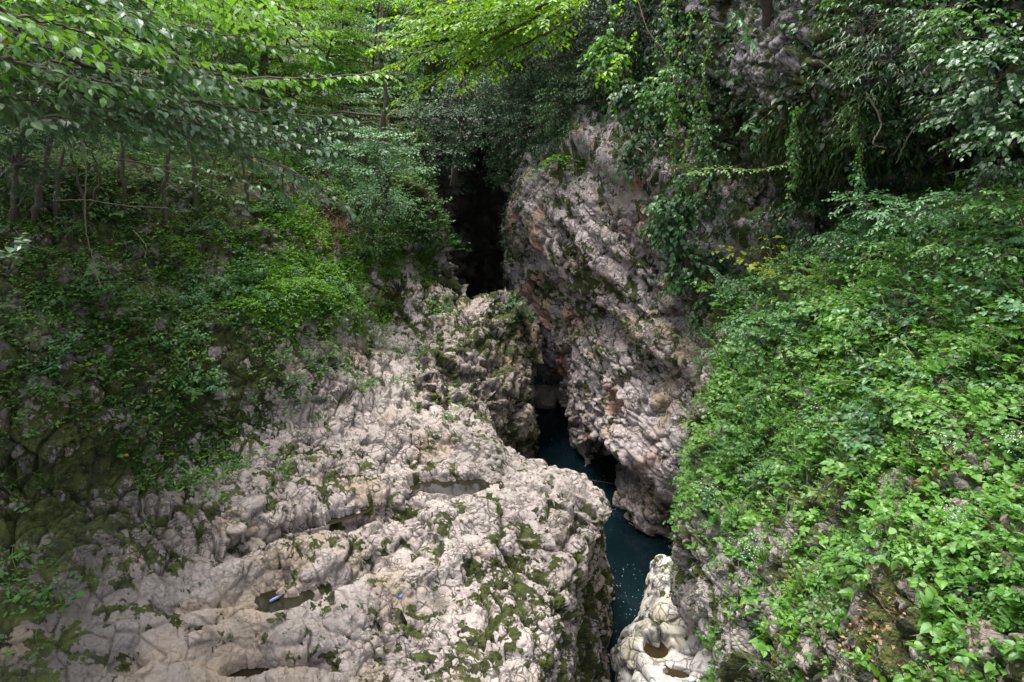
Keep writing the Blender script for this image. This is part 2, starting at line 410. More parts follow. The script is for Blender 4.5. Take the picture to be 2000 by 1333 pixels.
# ------------------------------------------------------------------ rock patches
class Patch:
    """a lofted sheet of rock: control rows of (px, py, depth) points turned into world space"""
    def __init__(s, ctrl, nr, nc, dn=1):
        C = np.array(ctrl, float); Rn, Cn = C.shape[:2]
        tr = np.concatenate([[i + k / n for k in range(n)] for i, n in enumerate(nr)] + [[Rn - 1]])
        tc = np.concatenate([[i + k / n for k in range(n)] for i, n in enumerate(nc)] + [[Cn - 1]])
        s.V = np.einsum('nr,rck,mc->nmk', crw(tr, Rn), C, crw(tc, Cn), optimize=True)
        s.n, s.m = s.V.shape[:2]
        s.PX, s.PY, _ = proj(s.V); s.PX0, s.PY0 = s.PX.copy(), s.PY.copy()
        s.sign = 1
        N = s.normals(); v = s.V - np.array([0, 0, CAMZ])
        vis = (s.PX > 0) & (s.PX < 2000) & (s.PY > 0) & (s.PY < 1333)
        if (N * v).sum(-1)[vis].mean() > 0: s.sign = -1
        s.A = {}
    def normals(s):
        gu = np.gradient(s.V, axis=0); gv = np.gradient(s.V, axis=1)
        return norm(np.cross(gu, gv)) * s.sign
    def pts(s): return s.V.reshape(-1, 3)
    def push(s, h, dirs=None):
        N = s.normals() if dirs is None else dirs
        s.V = s.V + N * h.reshape(s.n, s.m)[..., None]
    def relief(s, macro, cells, amps, seed, calm=None, **kw):
        p = s.pts()
        s.push(fbm(p * 0.42, seed, 4) * macro)
        d, c = lumps(s.pts(), cells, amps, seed, **kw)
        if calm is not None: s.A['lines'] = (calm.ravel() - 0.45) / 0.55 * 0.85 + 0.15
        if calm is not None: d = d * calm.ravel(); c = c * (0.4 + 0.6 * calm.ravel())
        s.push(d); s.A['crack'] = c
        s.push(fbm(s.pts() * 7.0, seed + 5, 2) * 0.012)
    def blob(s, px, py, rx, ry, h, ang=0.0, p=2.0, z=True):
        c, q = math.cos(R(ang)), math.sin(R(ang)); dx, dy = s.PX0 - px, s.PY0 - py
        u = (dx * c + dy * q) / rx; v = (-dx * q + dy * c) / ry
        f = np.exp(-(u * u + v * v) ** (p / 2))
        if z: s.V[..., 2] += h * f
        else: s.push(h * f)
    def groove(s, line, w, h):
        P = np.array(line, float); best = np.full(s.PX0.shape, 1e9)
        for a, b in zip(P[:-1], P[1:]):
            ab = b - a; t = np.clip(((s.PX0 - a[0]) * ab[0] + (s.PY0 - a[1]) * ab[1]) / (ab @ ab), 0, 1)
            best = np.minimum(best, np.hypot(s.PX0 - a[0] - ab[0] * t, s.PY0 - a[1] - ab[1] * t))
        s.V[..., 2] += h * np.exp(-(best / w) ** 2)
    def make(s, name, mat, parent=None, **kw):
        for k in ('moss', 'pale', 'crack', 'brown'): s.A.setdefault(k, np.zeros(s.n * s.m))
        s.A.setdefault('lines', np.ones(s.n * s.m))
        i = np.arange(s.n - 1)[:, None] * s.m; j = np.arange(s.m - 1)[None]
        q = np.stack([i + j, i + s.m + j, i + s.m + j + 1, i + j + 1], -1).reshape(-1, 4)
        if s.sign < 0: q = q[:, ::-1]
        s.PX, s.PY, s.D = proj(s.V)
        s.Nn = s.normals()
        o = mesh_obj(name, s.pts(), [q], mat, parent, True, s.A)
        return tag(o, **kw)
    def scatter(s, n, wf, rng, margin=150):
        a = np.linalg.norm(np.cross(np.gradient(s.V, axis=0), np.gradient(s.V, axis=1)), axis=-1)
        w = a * wf(s.PX, s.PY) * ((s.PX > -margin) & (s.PX < 2000 + margin) & (s.PY < 1333 + margin) & (s.PY > -margin))
        w = w.ravel(); w = w / w.sum(); idx = rng.choice(len(w), n, p=w)
        return s.pts()[idx] + rng.normal(0, 0.02, (n, 3)), s.Nn.reshape(-1, 3)[idx], s.PX.ravel()[idx], s.PY.ravel()[idx]
    def at(s, px, py):
        k = (s.PX - px) ** 2 + (s.PY - py) ** 2 + np.where((s.Nn * (s.V - np.array([0, 0, CAMZ]))).sum(-1) > 0, 4000, 0)
        i = int(np.argmin(k)); return s.pts()[i], s.Nn.reshape(-1, 3)[i]
def drop(p, dx, dy, z):
    return np.array([p[0] + dx, p[1] + dy, z])

# ---------- pools: (px, py, rx, ry, tilt, depth below the surroundings)
LPOOLS = [[872, 944, 66, 15, 2, .16], [628, 1018, 60, 7, -14, .14], [545, 1174, 42, 13, -10, .16], [478, 1306, 40, 10, -8, .12]]
BPOOLS = [[1284, 1258, 20, 20, 0, .16], [1322, 1312, 20, 8, 8, .08]]
def carve(P, pools):
    nz = fbm(P.pts() * 3.0, 77, 3).reshape(P.n, P.m)
    for e in pools:
        px, py, rx, ry, ang, dep = e[:6]; c, s = math.cos(R(ang)), math.sin(R(ang)); X, Y, _ = proj(P.V); dx, dy = X - px, Y - py
        rad = np.hypot((dx * c + dy * s) / rx, (-dx * s + dy * c) / ry)
        z0 = float(np.percentile(P.V[..., 2][rad < 1.2], 30)) - dep * 0.6
        f = sstep(1.5, 1.0, rad + nz * 0.35)
        P.V[..., 2] = P.V[..., 2] * (1 - f) + (z0 - 0.06) * f
        e.append(z0)
# ---------- left ledge and hillside
def ledge():
    pys = [1560, 1333, 1220, 1100, 1000, 940, 905, 870, 820, 740, 660, 600, 560, 520, 470, 400, 340]
    z100 = [5.0, 5.2, 5.4, 5.7, 6.0, 6.3, 6.6, 7.0, 7.4, 8.0, 8.6, 9.0, 9.3, 9.6, 10.0, 10.6, 11.2]
    z350 = [4.7, 4.8, 4.9, 5.1, 5.3, 5.5, 5.6, 5.8, 6.3, 7.0, 7.6, 8.1, 8.4, 8.8, 9.3, 10.0, 10.6]
    z550 = [4.4, 4.5, 4.6, 4.7, 4.8, 4.9, 5.0, 5.1, 5.3, 6.2, 7.0, 7.6, 7.9, 8.2, 8.7, 9.4, 10.0]
    z720 = [4.2, 4.3, 4.35, 4.4, 4.4, 4.5, 4.5, 4.6, 4.7, 5.0, 5.4, 6.0, 6.5, 7.0, 7.7, 8.6, 9.3]
    lip = [(1000, 1560, 4.0), (1035, 1340, 4.0), (1068, 1215, 4.0), (1128, 1095, 3.9), (1186, 1000, 3.8), (1135, 934, 3.8), (1062, 908, 3.85), (990, 878, 3.9), (955, 825, 4.0),
           (930, 745, 4.2), (915, 665, 4.6), (912, 600, 5.1), (905, 572, 5.5), (862, 515, 6.2), (862, 460, 7.4), (838, 395, 8.6), (800, 350, 9.4)]
    foot = [(1165, 1560), (1178, 1340), (1186, 1225), (1187, 1125)]
    rows = []
    for i, py in enumerate(pys):
        Yc = QZ(100, py, z100[i])[1]
        r = [Q(-700, py, Yc * 0.90), Q(-180, py, Yc * 0.95), QZ(100, py, z100[i]), QZ(350, py, z350[i]), QZ(550, py, z550[i]), QZ(720, py, z720[i])]
        l = QZ(*lip[i]); mid = QZ((720 + lip[i][0]) / 2, (py + lip[i][1]) / 2, (z720[i] + lip[i][2]) / 2)
        r += [mid, l]
        if i < 4:
            f = QZ(foot[i][0], foot[i][1], 0.0)
            r += [l * 0.72 + f * 0.28 + np.array([0.12, 0.0, 0.25]), l * 0.35 + f * 0.65, f, f + np.array([0.1, 0.1, -1.2])]
        else:
            dx, dy = {4: (0.35, 3.4), 5: (0.3, 3.2), 6: (0.1, 2.0), 7: (0.1, 1.2), 8: (0.2, 1.0)}.get(i, (0.6, 1.0))
            r += [drop(l, dx * .25, dy * .25, l[2] - 0.5), drop(l, dx * .6, dy * .6, l[2] * 0.45), drop(l, dx, dy, 0), drop(l, dx, dy, -1.2)]
        rows.append(r)
    for py, Ys in ((285, (17, 18, 20, 24, 27.5, 30, 31, 31.5)), (225, (22, 23, 25, 28, 31, 33, 34, 34))):
        r = [Q(p, py, Y) for p, Y in zip((-700, -180, 100, 350, 550, 690, 750, 800), Ys)]
        l = r[-1]; r += [drop(l, .6, .6, l[2] - 1.5), drop(l, 1.0, 1.0, l[2] * .5), drop(l, 1.5, 1.5, 0), drop(l, 1.5, 1.5, -1.2)]
        rows.append(r)
    for (Y, zs) in ((46, (26, 22, 20, 18, 17, 16, 15, 14.5)),):
        r = [np.array([(p - 1000) / FPX * Y * 1.05, Y, z]) for p, z in zip((-700, -180, 100, 350, 550, 700, 760, 800), zs)]
        l = r[-1]; r += [drop(l, .6, .6, l[2] - 1.5), drop(l, 1.0, 1.0, l[2] * .5), drop(l, 1.5, 1.5, 0), drop(l, 1.5, 1.5, -1.2)]
        rows.append(r)
    nr = [30, 70, 66, 62, 36, 26, 26, 34, 44, 44, 34, 26, 26, 30, 34, 26, 20, 16, 10]
    nc = [18, 120, 130, 110, 90, 80, 80, 40, 40, 40, 10]
    P = Patch(rows, nr, nc)
    # long hollows and rounded swellings of the ledge, each on its own spot
    P.groove([(470, 1060), (560, 1040), (700, 1000), (800, 985)], 22, -0.45)
    P.groove([(380, 1240), (540, 1185), (640, 1160), (740, 1090)], 16, -0.40)
    P.groove([(250, 1290), (470, 1300), (640, 1310)], 20, -0.35)
    P.groove([(720, 870), (790, 925), (940, 940), (1060, 965)], 18, -0.18)
    P.groove([(760, 835), (850, 850), (960, 900)], 24, 0.38)
    P.groove([(540, 900), (640, 870), (720, 800), (800, 780)], 20, -0.22)
    P.groove([(420, 1130), (640, 1080), (760, 1035), (960, 1000)], 26, 0.26)
    P.groove([(480, 1230), (700, 1180), (1000, 1060)], 26, 0.24)
    P.groove([(700, 1250), (900, 1130), (1080, 1080)], 14, -0.16)
    P.groove([(300, 1180), (420, 1180), (560, 1130)], 14, -0.22)
    for b in ((375, 1290, 95, 34, 0.62, -12), (560, 1262, 62, 38, 0.55, 8), (690, 1225, 60, 36, 0.35, -10), (660, 1122, 60, 24, 0.36, -20), (600, 1105, 40, 22, 0.24, 0),
              (580, 1350, 90, 25, 0.35, 0), (510, 1010, 70, 22, 0.35, -8), (800, 885, 50, 22, -0.35, 0), (880, 800, 90, 36, 0.3, 30), (700, 640, 60, 26, 0.5, 30), (600, 590, 40, 18, 0.5, 0),
              (515, 1130, 26, 14, -0.25, 0), (250, 1240, 60, 26, 0.3, 0), (430, 1225, 50, 24, 0.3, 0), (1120, 985, 60, 22, 0.15, 10)):
        P.blob(*b[:5], ang=b[5])
    P.relief(0.24, (1.25, 0.44, 0.16), (0.19, 0.12, 0.055), 3, rot=0.5, stretch=(1.0, 0.55, 1.0),
             facet=0.55, calm=1 - 0.55 * sstep(850, 550, P.PX0) * sstep(1060, 1180, P.PY0))
    carve(P, LPOOLS)
    return P
LED = ledge()
MOSS = dmap(['99999999944444444444', '99999999944444444444', '88888888844444444444', '77777766644443344444', '66666666442334444444', '55566554334443444444',
             '55555432333333344444', '66665410212222434444', '66664310131222354544', '66542110110222355544', '65431101122333244433', '65431111122533133333', '65321112233441123332', '65321112233441123332'])
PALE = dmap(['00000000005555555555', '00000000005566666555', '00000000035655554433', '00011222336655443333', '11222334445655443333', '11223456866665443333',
             '11234578976776744444', '12344679848888744444', '11345778869888754444', '01234678999987655555', '01235678999998765555', '01235678999799866666', '01235677998698876666', '01235677998698876666'])  # rock paleness: weathered left side, lower left darkened further to stand in for shade
BRWN = dmap(['11111111111111111111', '11111111111111122211', '11111111111111133322', '11111111111112233322', '11111111112223344433', '11111112223444333333',
             '22222222234433333332', '22222222333332222222', '22222222422223322222', '33333223322224422222', '33332222222222222222', '44455522223222222222', '55567643224422222222', '55567643224422222222'])
def paint(P, moss=0.0, pale=0.0, brown=0.0, g=1.0):
    q = P.pts(); sh = (P.n, P.m)
    nz = fbm(q * 0.8, 90, 3).reshape(sh) * 45
    up = P.normals()[..., 2]
    cr = P.A['crack'].reshape(sh)
    m = np.clip(sample_map(MOSS, P.PX0 + nz, P.PY0 + nz) * g + moss, 0, 1)
    n1 = fbm(q * 3.4, 95, 5, 0.7).reshape(sh) * 1.45 + fbm(q * 0.6, 94, 2).reshape(sh) * 0.35
    P.A['moss'] = sstep(-0.20, 0.20, n1 * 0.85 + (m - 0.5) * 0.95 + cr * 0.34 + up * 0.10 - 0.10)
    big = fbm(q * 0.55, 97, 5).reshape(sh)
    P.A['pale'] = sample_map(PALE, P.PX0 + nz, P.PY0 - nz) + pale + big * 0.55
    b = np.clip(sample_map(BRWN, P.PX0 - nz, P.PY0) + brown, 0, 1)
    P.A['brown'] = sstep(0.0, 0.55, fbm(q * 0.9, 99, 5).reshape(sh) + (b - 0.35) * 0.7)
    P.A['rust'] = sstep(0.22, 0.4, fbm(q * 0.8, 101, 4).reshape(sh))
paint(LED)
LED.make('rock_ledge', M_LEDGE, kind='structure')

# ---------- mossy outcrop beyond the ledge
def outcrop():
    g = [[(842, 645, 26.5), (872, 622, 26.5), (900, 600, 26.5), (960, 585, 27), (1010, 600, 27.5), (1030, 640, 28)],
         [(840, 662, 22.6), (870, 634, 23.2), (900, 600, 23.8), (960, 578, 24.3), (1012, 592, 24.8), (1034, 650, 25.4)],
         [(838, 697, 20.8), (866, 678, 21.4), (900, 650, 22.0), (960, 640, 22.5), (1015, 650, 23.2), (1040, 700, 24.2)],
         [(836, 724, 19.6), (868, 716, 20.0), (900, 710, 20.6), (960, 705, 21.2), (1018, 715, 22.2), (1040, 745, 23.6)],
         [(850, 764, 18.8), (870, 755, 19.1), (920, 760, 19.6), (970, 765, 20.3), (1020, 775, 21.4), (1036, 790, 22.8)],
         [(860, 800, 18.2), (900, 800, 18.5), (940, 820, 18.9), (975, 830, 19.7), (1025, 835, 20.9), (1042, 845, 22.2)],
         [(880, 850, 18.4), (920, 860, 18.6), (950, 870, 19.2), (985, 880, 20.0), (1022, 895, 21.2), (1044, 895, 22.4)],
         [(900, 930, 19), (930, 940, 19.5), (960, 950, 19.8), (990, 955, 20.4), (1022, 960, 21.6), (1044, 950, 22.6)]]
    rows = []
    for r in g:
        q = [Q(*p) for p in r]; e = q[-1]
        q = [drop(q[0], -1.5, 1.0, q[0][2] - 1.5)] + q + [drop(e, 0.15, 1.6, e[2] - .2), drop(e, -0.2, 4.5, e[2] - 1.0)]
        rows.append(q)
    P = Patch(rows, [16, 44, 40, 36, 36, 36, 20], [10, 24, 36, 40, 40, 30, 24, 10])
    P.groove([(800, 700), (840, 722), (940, 735)], 9, -0.5)
    P.groove([(960, 765), (1030, 790)], 7, -0.35)
    P.relief(0.35, (1.3, 0.5, 0.22), (0.20, 0.15, 0.06), 11, rot=-0.5, facet=1.2)
    paint(P, 0.10, -0.05, 0.1); return P
OUT = outcrop()
OUT.make('rock_outcrop', M_OUT, label='mossy brown rock outcrop rising in the middle between ledge and dark gorge slot', cat='rock outcrop')

# ---------- pale buttress on the right side of the channel
def buttress():
    g = [[(1010, 300, 33), (1080, 285, 33), (1160, 270, 31), (1260, 290, 29), (1380, 320, 26), (1500, 400, 23)],
         [(1014, 330, 30), (1075, 318, 28.6), (1160, 332, 26.4), (1260, 360, 24.4), (1360, 430, 22.4), (1440, 520, 20.4)],
         [(1004, 380, 29.8), (1050, 385, 28.0), (1130, 410, 25.6), (1220, 440, 24.0), (1320, 495, 22.2), (1410, 570, 20.2)],
         [(990, 440, 29.6), (1045, 445, 27.6), (1125, 490, 25.2), (1210, 510, 23.5), (1305, 560, 21.8), (1400, 620, 19.8)],
         [(986, 500, 29.4), (1040, 500, 28.2), (1110, 540, 26.0), (1195, 590, 23.6), (1295, 630, 21.3), (1390, 670, 19.4)],
         [(992, 570, 29.0), (1050, 570, 27.4), (1110, 600, 25.2), (1190, 640, 23.0), (1290, 690, 20.9), (1380, 730, 18.9)],
         [(1028, 650, 28.6), (1070, 645, 27.0), (1115, 665, 24.8), (1190, 710, 21.9), (1280, 760, 20.2), (1370, 790, 18.4)],
         [(1045, 712, 28.4), (1088, 705, 26.6), (1112, 750, 24.7), (1175, 780, 21.5), (1270, 825, 19.6), (1360, 850, 17.9)],
         [(1060, 750, 29.2), (1100, 755, 27.6), (1124, 830, 23.8), (1165, 850, 21.3), (1232, 900, 19.3), (1350, 920, 17.8)],
         [(1062, 778, 29.4), (1116, 785, 27.6), (1127, 880, 23.0), (1165, 900, 21.6), (1238, 960, 19.0), (1345, 985, 18.0)],
         [(1062, 800, 29.0), (1120, 800, 27.2), (1134, 925, 22.4), (1175, 950, 21.8), (1234, 1025, 19.0), (1345, 1040, 18.4)],
         [(1062, 840, 29.0), (1113, 830, 27.2), (1136, 990, 22.4), (1175, 1010, 22.0), (1232, 1095, 19.1), (1345, 1110, 18.5)]]
    rows = []
    for r in g:
        q = [Q(*p) for p in r]; a = q[0]; b = q[-1]
        rows.append([drop(a, 1.5, 6, a[2]), drop(a, 0.3, 2.0, a[2])] + q + [drop(b, 1.6, -0.2, b[2])])
    P = Patch(rows, [16, 30, 36, 40, 40, 46, 44, 44, 44, 44, 22], [8, 16, 44, 56, 70, 80, 76, 12])
    # diagonal bedding edge with the upper layer standing proud of the slab below
    N = P.normals()
    line = np.interp(P.PX0, [980, 1040, 1070, 1130, 1190, 1230, 1300, 1400], [405, 425, 480, 530, 610, 660, 700, 760])
    above = sstep(14, -14, P.PY0 - line) * sstep(1000, 1050, P.PX0)
    P.V += N * (above * 0.75)[..., None]
    line2 = np.interp(P.PX0, [1080, 1170, 1230, 1290, 1340, 1400], [340, 350, 375, 400, 450, 540])
    P.V += N * (sstep(10, -10, P.PY0 - line2) * 1.3 * sstep(1090, 1160, P.PX0))[..., None]
    for (x0, y0, x1, y1, w, h) in ((1060, 395, 1290, 640, 9, .40), (1110, 400, 1360, 650, 8, .35), (1170, 420, 1380, 590, 9, .4), (1000, 470, 1090, 600, 8, .25), (1120, 640, 1240, 800, 9, .25), (1200, 620, 1330, 760, 9, .35), (1260, 560, 1400, 700, 10, .4)):
        ab = np.array([x1 - x0, y1 - y0], float); t = np.clip(((P.PX0 - x0) * ab[0] + (P.PY0 - y0) * ab[1]) / (ab @ ab), 0, 1)
        dd = np.hypot(P.PX0 - x0 - ab[0] * t, P.PY0 - y0 - ab[1] * t); P.V -= N * (np.exp(-(dd / w) ** 2) * h * np.sin(np.pi * np.clip(t, .08, .92)))[..., None]
    # arch hollowed at the waterline, and a smaller hollow at the mossy shoulder
    d = np.array([0.25, 1.0, -0.1])
    a0, b0 = P.PX0 - 1196, P.PY0 - 935
    u = (a0 * .80 + b0 * .6) / 78; v = (-a0 * .6 + b0 * .80) / 34
    f = np.exp(-(u * u + v * v) ** 1.5) * 2.4; P.V += f[..., None] * d
    u = (P.PX0 - 1275) / 40; v = (P.PY0 - 745) / 34; P.V += (np.exp(-(u * u + v * v)) * 0.8)[..., None] * d
    u = (P.PX0 - 1330) / 60; v = (P.PY0 - 1010) / 26; P.V += (np.exp(-(u * u + v * v)) * 0.9)[..., None] * d
    u = (P.PX0 - 1132) / 30; v = (P.PY0 - 880) / 60; P.V -= (np.exp(-(u * u + v * v)) * 0.35)[..., None] * d
    P.relief(0.40, (1.35, 0.46, 0.18), (0.25, 0.12, 0.035), 21, rot=0.3, dip=0.85, stretch=(0.26, 0.6, 1.4), facet=0.95)
    paint(P, -0.10, 0.0, 0.05); return P
BUT = buttress()
BUT.make('rock_buttress', M_BUT, label='tall pink grey rock buttress with a dark arch at the water', cat='rock wall')

# ---------- right slope
def slope():
    g = [[(1440, 530, 21.5), (1560, 480, 20), (1700, 420, 18), (1850, 350, 16.5), (2000, 300, 15.5), (2350, 240, 14)],
         [(1425, 572, 18.6), (1540, 550, 17.2), (1700, 500, 15), (1850, 450, 13.4), (2000, 420, 12.2), (2350, 380, 10.5)],
         [(1388, 680, 16.8), (1520, 680, 14.8), (1680, 660, 12.6), (1850, 640, 10.8), (2000, 620, 9.6), (2350, 600, 8)],
         [(1352, 820, 15.4), (1480, 820, 13.4), (1650, 820, 11.2), (1830, 820, 9.3), (2000, 820, 8.2), (2350, 820, 6.8)],
         [(1342, 970, 13.6), (1450, 970, 12.0), (1620, 970, 9.8), (1820, 970, 8), (2000, 970, 7), (2350, 970, 5.8)],
         [(1336, 1090, 12.4), (1430, 1110, 10.8), (1600, 1110, 8.8), (1800, 1110, 7), (2000, 1110, 6), (2350, 1110, 5)],
         [(1378, 1200, 11.0), (1440, 1230, 9.6), (1600, 1230, 7.9), (1800, 1230, 6.3), (2000, 1230, 5.4), (2350, 1230, 4.5)],
         [(1425, 1320, 9.6), (1470, 1340, 8.5), (1620, 1340, 7.2), (1800, 1340, 5.8), (2000, 1340, 5), (2350, 1340, 4.2)],
         [(1450, 1500, 8.4), (1500, 1500, 7.6), (1650, 1500, 6.6), (1800, 1500, 5.2), (2000, 1500, 4.5), (2350, 1500, 3.8)]]
    rows = []
    for r in g:
        q = [Q(*p) for p in r] + [Q(3100, r[-1][1], r[-1][2] * .74)]; a = q[0]
        rows.append([drop(a, 0.9, 1.9, -0.8), drop(a, 0.3, 1.0, a[2] * 0.5), drop(a, 0.0, 0.4, a[2] - 0.7)] + q)
    P = Patch(rows, [20, 50, 56, 60, 56, 50, 50, 30], [12, 20, 16, 70, 90, 90, 90, 40, 40])
    P.relief(0.35, (0.9, 0.38, 0.16), (0.20, 0.15, 0.06), 31, rot=0.2)
    nz = fbm(P.pts() * 0.5, 92, 3).reshape(P.n, P.m)
    paint(P, 0.10, -0.15, 0.15); return P
SLO = slope()
SLO.make('rocky_slope', M_SLO, kind='structure')

# ---------- upper cliff with its overhang
def cliff():
    xs = [1090, 1230, 1430, 1600, 1800, 2020, 2400]
    g = [(-420, (32, 25, 20, 17, 15, 13.5, 12)), (-200, (33, 26, 20.5, 17, 15.2, 13.8, 12)), (-40, (34, 26.5, 20.8, 17.2, 15.4, 14, 12)), (90, (34, 26.5, 20.4, 16.9, 15.2, 14, 12)),
         (190, (34, 26.5, 20.2, 16.8, 15.0, 13.9, 12)), (245, (34, 27, 20.8, 17.6, 15.6, 14.3, 12.4)), (300, (34, 28, 21.4, 18.8, 16.6, 15.0, 13.2)), (380, (34, 28, 21.2, 19.0, 16.8, 15.2, 13.2)),
         (470, (34, 28, 21.8, 20.2, 17.4, 15.4, 13.4)), (560, (34, 28, 23.0, 20.2, 17.6, 15.6, 13.4)), (660, (34, 28, 23, 20.2, 17.6, 15.6, 13.4))]
    off = {4: (0, 0, 10, 25, 0, 0, 0), 3: (0, 0, -20, 0, 0, 0, 0), 5: (0, 0, 0, 25, 10, 0, 0)}
    rows = []
    for i, (py, Ys) in enumerate(g):
        o = off.get(i, (0,) * 7)
        rows.append([Q(x, py + dy, Y) for x, Y, dy in zip(xs, Ys, o)] + [Q(3100, py, Ys[-1] * .75)])
    P = Patch(rows, [12, 20, 40, 36, 34, 34, 34, 34, 34, 24], [40, 70, 80, 80, 80, 40, 40])
    # a rib of pink rock running down to a dark hollow
    d = np.array([-0.1, -1.0, 0.0])
    u = (P.PX0 - 1445) / 45; v = (P.PY0 - 420) / 95; P.V += (np.exp(-(u * u + v * v)) * 1.5)[..., None] * d
    u = (P.PX0 - 1600) / 150; v = (P.PY0 - 130) / 70; P.V += (np.exp(-(u * u + v * v)) * 0.6)[..., None] * d
    P.relief(0.5, (1.3, 0.5, 0.2), (0.28, 0.18, 0.07), 41, rot=0.3)
    paint(P, 0.05, 0.0, 0.1)
    return P
CLF = cliff()
CLF.make('cliff', M_CLF, kind='structure')

# ---------- walls closing the dark gorge slot and the far hillside
def gorge_back():
    g = []
    for py, z in ((230, 0), (300, 0), (400, 0), (500, 0), (600, 0), (700, 0), (790, 0), (830, 0)):
        g.append([Q(x, py, Y) for x, Y in zip((760, 850, 905, 945, 985, 1040, 1120), (33, 34.5, 38, 41, 39, 35, 33))])
    P = Patch(g, [14, 20, 24, 24, 20, 16, 6], [16, 20, 24, 24, 24, 16])
    P.relief(0.5, (1.5, 0.6, 0.25), (0.3, 0.2, 0.08), 51)
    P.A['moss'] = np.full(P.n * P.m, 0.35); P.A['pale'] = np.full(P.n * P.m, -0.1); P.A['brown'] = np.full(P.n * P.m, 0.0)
    return P
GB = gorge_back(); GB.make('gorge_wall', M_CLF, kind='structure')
def hill():
    rows = []
    for Y, zb in ((44, -1), (47, 5), (52, 11), (58, 18), (67, 28), (78, 42)):
        rows.append([np.array([x, Y + abs(x) * 0.12 + (3 if abs(x) < 3 else 0), zb + abs(x) * 0.10]) for x in (-60, -40, -25, -12, -4, 4, 12, 25, 40)])
    P = Patch(rows, [10, 14, 14, 14, 10], [12, 14, 16, 16, 16, 16, 14, 12])
    P.push(fbm(P.pts() * 0.2, 8, 4) * 1.5)
    for k in ('moss', 'pale', 'brown', 'crack'): P.A[k] = np.full(P.n * P.m, 0.3)
    return P
HIL = hill(); HIL.make('far_hillside', M_SOIL, kind='structure')
def bank():
    # ground behind the right slope and behind the camera, so that nothing is left open
    rows = []
    for Y, z in ((-14, 2.0), (-6, 2.0), (-1, 2.0), (3, 1.5)):
        rows.append([np.array([x, Y, z + max(0, x) * 0.55 + max(0, -x - 4) * 0.25]) for x in (-26, -16, -8, -3, 1, 6, 12, 22)])
    P = Patch(rows, [8, 8, 8], [8] * 7); P.sign = 1
    N = P.normals()
    if N[..., 2].mean() < 0: P.sign = -1
    P.push(fbm(P.pts() * 0.4, 8, 4) * 0.4)
    return P
BNK = bank()
# river
def river():
    rows = [[np.array([x, Y, 0.0]) for x in (-3, 0, 3, 6, 9)] for Y in (-10, 8, 16, 24, 32, 44)]
    P = Patch(rows, [4] * 5, [4] * 4)
    return P
BNK.make('near_bank', M_SLO, kind='structure')
RIV = river(); RIV.make('river_water', M_WATER, kind='structure')
#VEG
# ================================================================== small rocks, pale boulder, pools
def boulder():
    g = [[(1262, 1125, 1.0), (1290, 1092, 1.3), (1335, 1100, 1.6), (1375, 1135, 2.0), (1420, 1150, 2.4)],
         [(1258, 1150, 1.0), (1292, 1115, 1.9), (1335, 1125, 2.2), (1372, 1160, 2.5), (1420, 1190, 2.9)],
         [(1250, 1195, 1.0), (1295, 1180, 2.0), (1340, 1190, 2.3), (1385, 1210, 2.6), (1430, 1230, 3.0)],
         [(1212, 1245, 1.2), (1268, 1240, 2.1), (1335, 1250, 2.2), (1400, 1265, 2.7), (1450, 1280, 3.0)],
         [(1204, 1285, 1.2), (1265, 1292, 2.2), (1335, 1310, 2.35), (1405, 1325, 2.8), (1460, 1340, 3.0)],
         [(1218, 1345, 1.2), (1270, 1360, 2.2), (1345, 1375, 2.5), (1420, 1400, 2.9), (1470, 1420, 3.1)],
         [(1230, 1460, 1.2), (1280, 1470, 2.2), (1350, 1480, 2.5), (1430, 1500, 2.9), (1480, 1520, 3.1)]]
    rows = []
    for r in g:
        q = [QZ(*p) for p in r]; a = q[0]
        rows.append([drop(a, 0.25, 0.3, -0.8), drop(a, -0.02, 0.02, 0.3)] + q)
    b0 = [drop(p, 0.1, 0.9, -0.8) for p in rows[0]]
    P = Patch([b0] + rows, [14, 16, 34, 40, 36, 40, 30], [14, 26, 40, 46, 46, 30])
    P.blob(1284, 1262, 24, 24, -0.30); P.blob(1316, 1305, 26, 12, -0.18)
    P.blob(1290, 1210, 20, 22, 0.18); P.blob(1235, 1260, 16, 18, 0.12)
    P.relief(0.16, (0.85, 0.36), (0.085, 0.035), 61, rot=0.9, stretch=(1.4, 0.6, 1.0), facet=1.1)
    carve(P, BPOOLS)
    paint(P, 0.0, 0.45, 0.15, 0.25); return P
BLD = boulder()
BLD.make('boulder', M_BLD, label='smooth pale boulder at the bottom of the gorge with two brown puddles', cat='boulder')

def ellipse_sheet(name, px, py, rx, ry, z, mat, ang=0, n=28, **kw):
    c, s = math.cos(R(ang)), math.sin(R(ang)); V = [QZ(px, py, z)]
    for k in range(n):
        a = 2 * math.pi * k / n; u, v = rx * math.cos(a), ry * math.sin(a)
        V.append(QZ(px + u * c - v * s, py + u * s + v * c, z))
    F = [[0, 1 + (k + 1) % n, 1 + k] for k in range(n)]
    V = np.array(V)
    if np.cross(V[2] - V[0], V[1] - V[0])[2] < 0: F = [f[::-1] for f in F]
    return tag(mesh_obj(name, V, [np.array(F)], mat, None, False), **kw)
def floor_z(P, px, py, w=10):
    m = (abs(P.PX - px) < w) & (abs(P.PY - py) < w); return float(np.percentile(P.V[..., 2][m], 40))
for mat, pools in ((M_POOLD, LPOOLS), (M_POOL, BPOOLS)):
    for px, py, rx, ry, ang, dep, z0 in pools:
        ellipse_sheet('pool_water', px, py, rx * 1.7, ry * 1.7, z0, mat, ang, kind='structure')

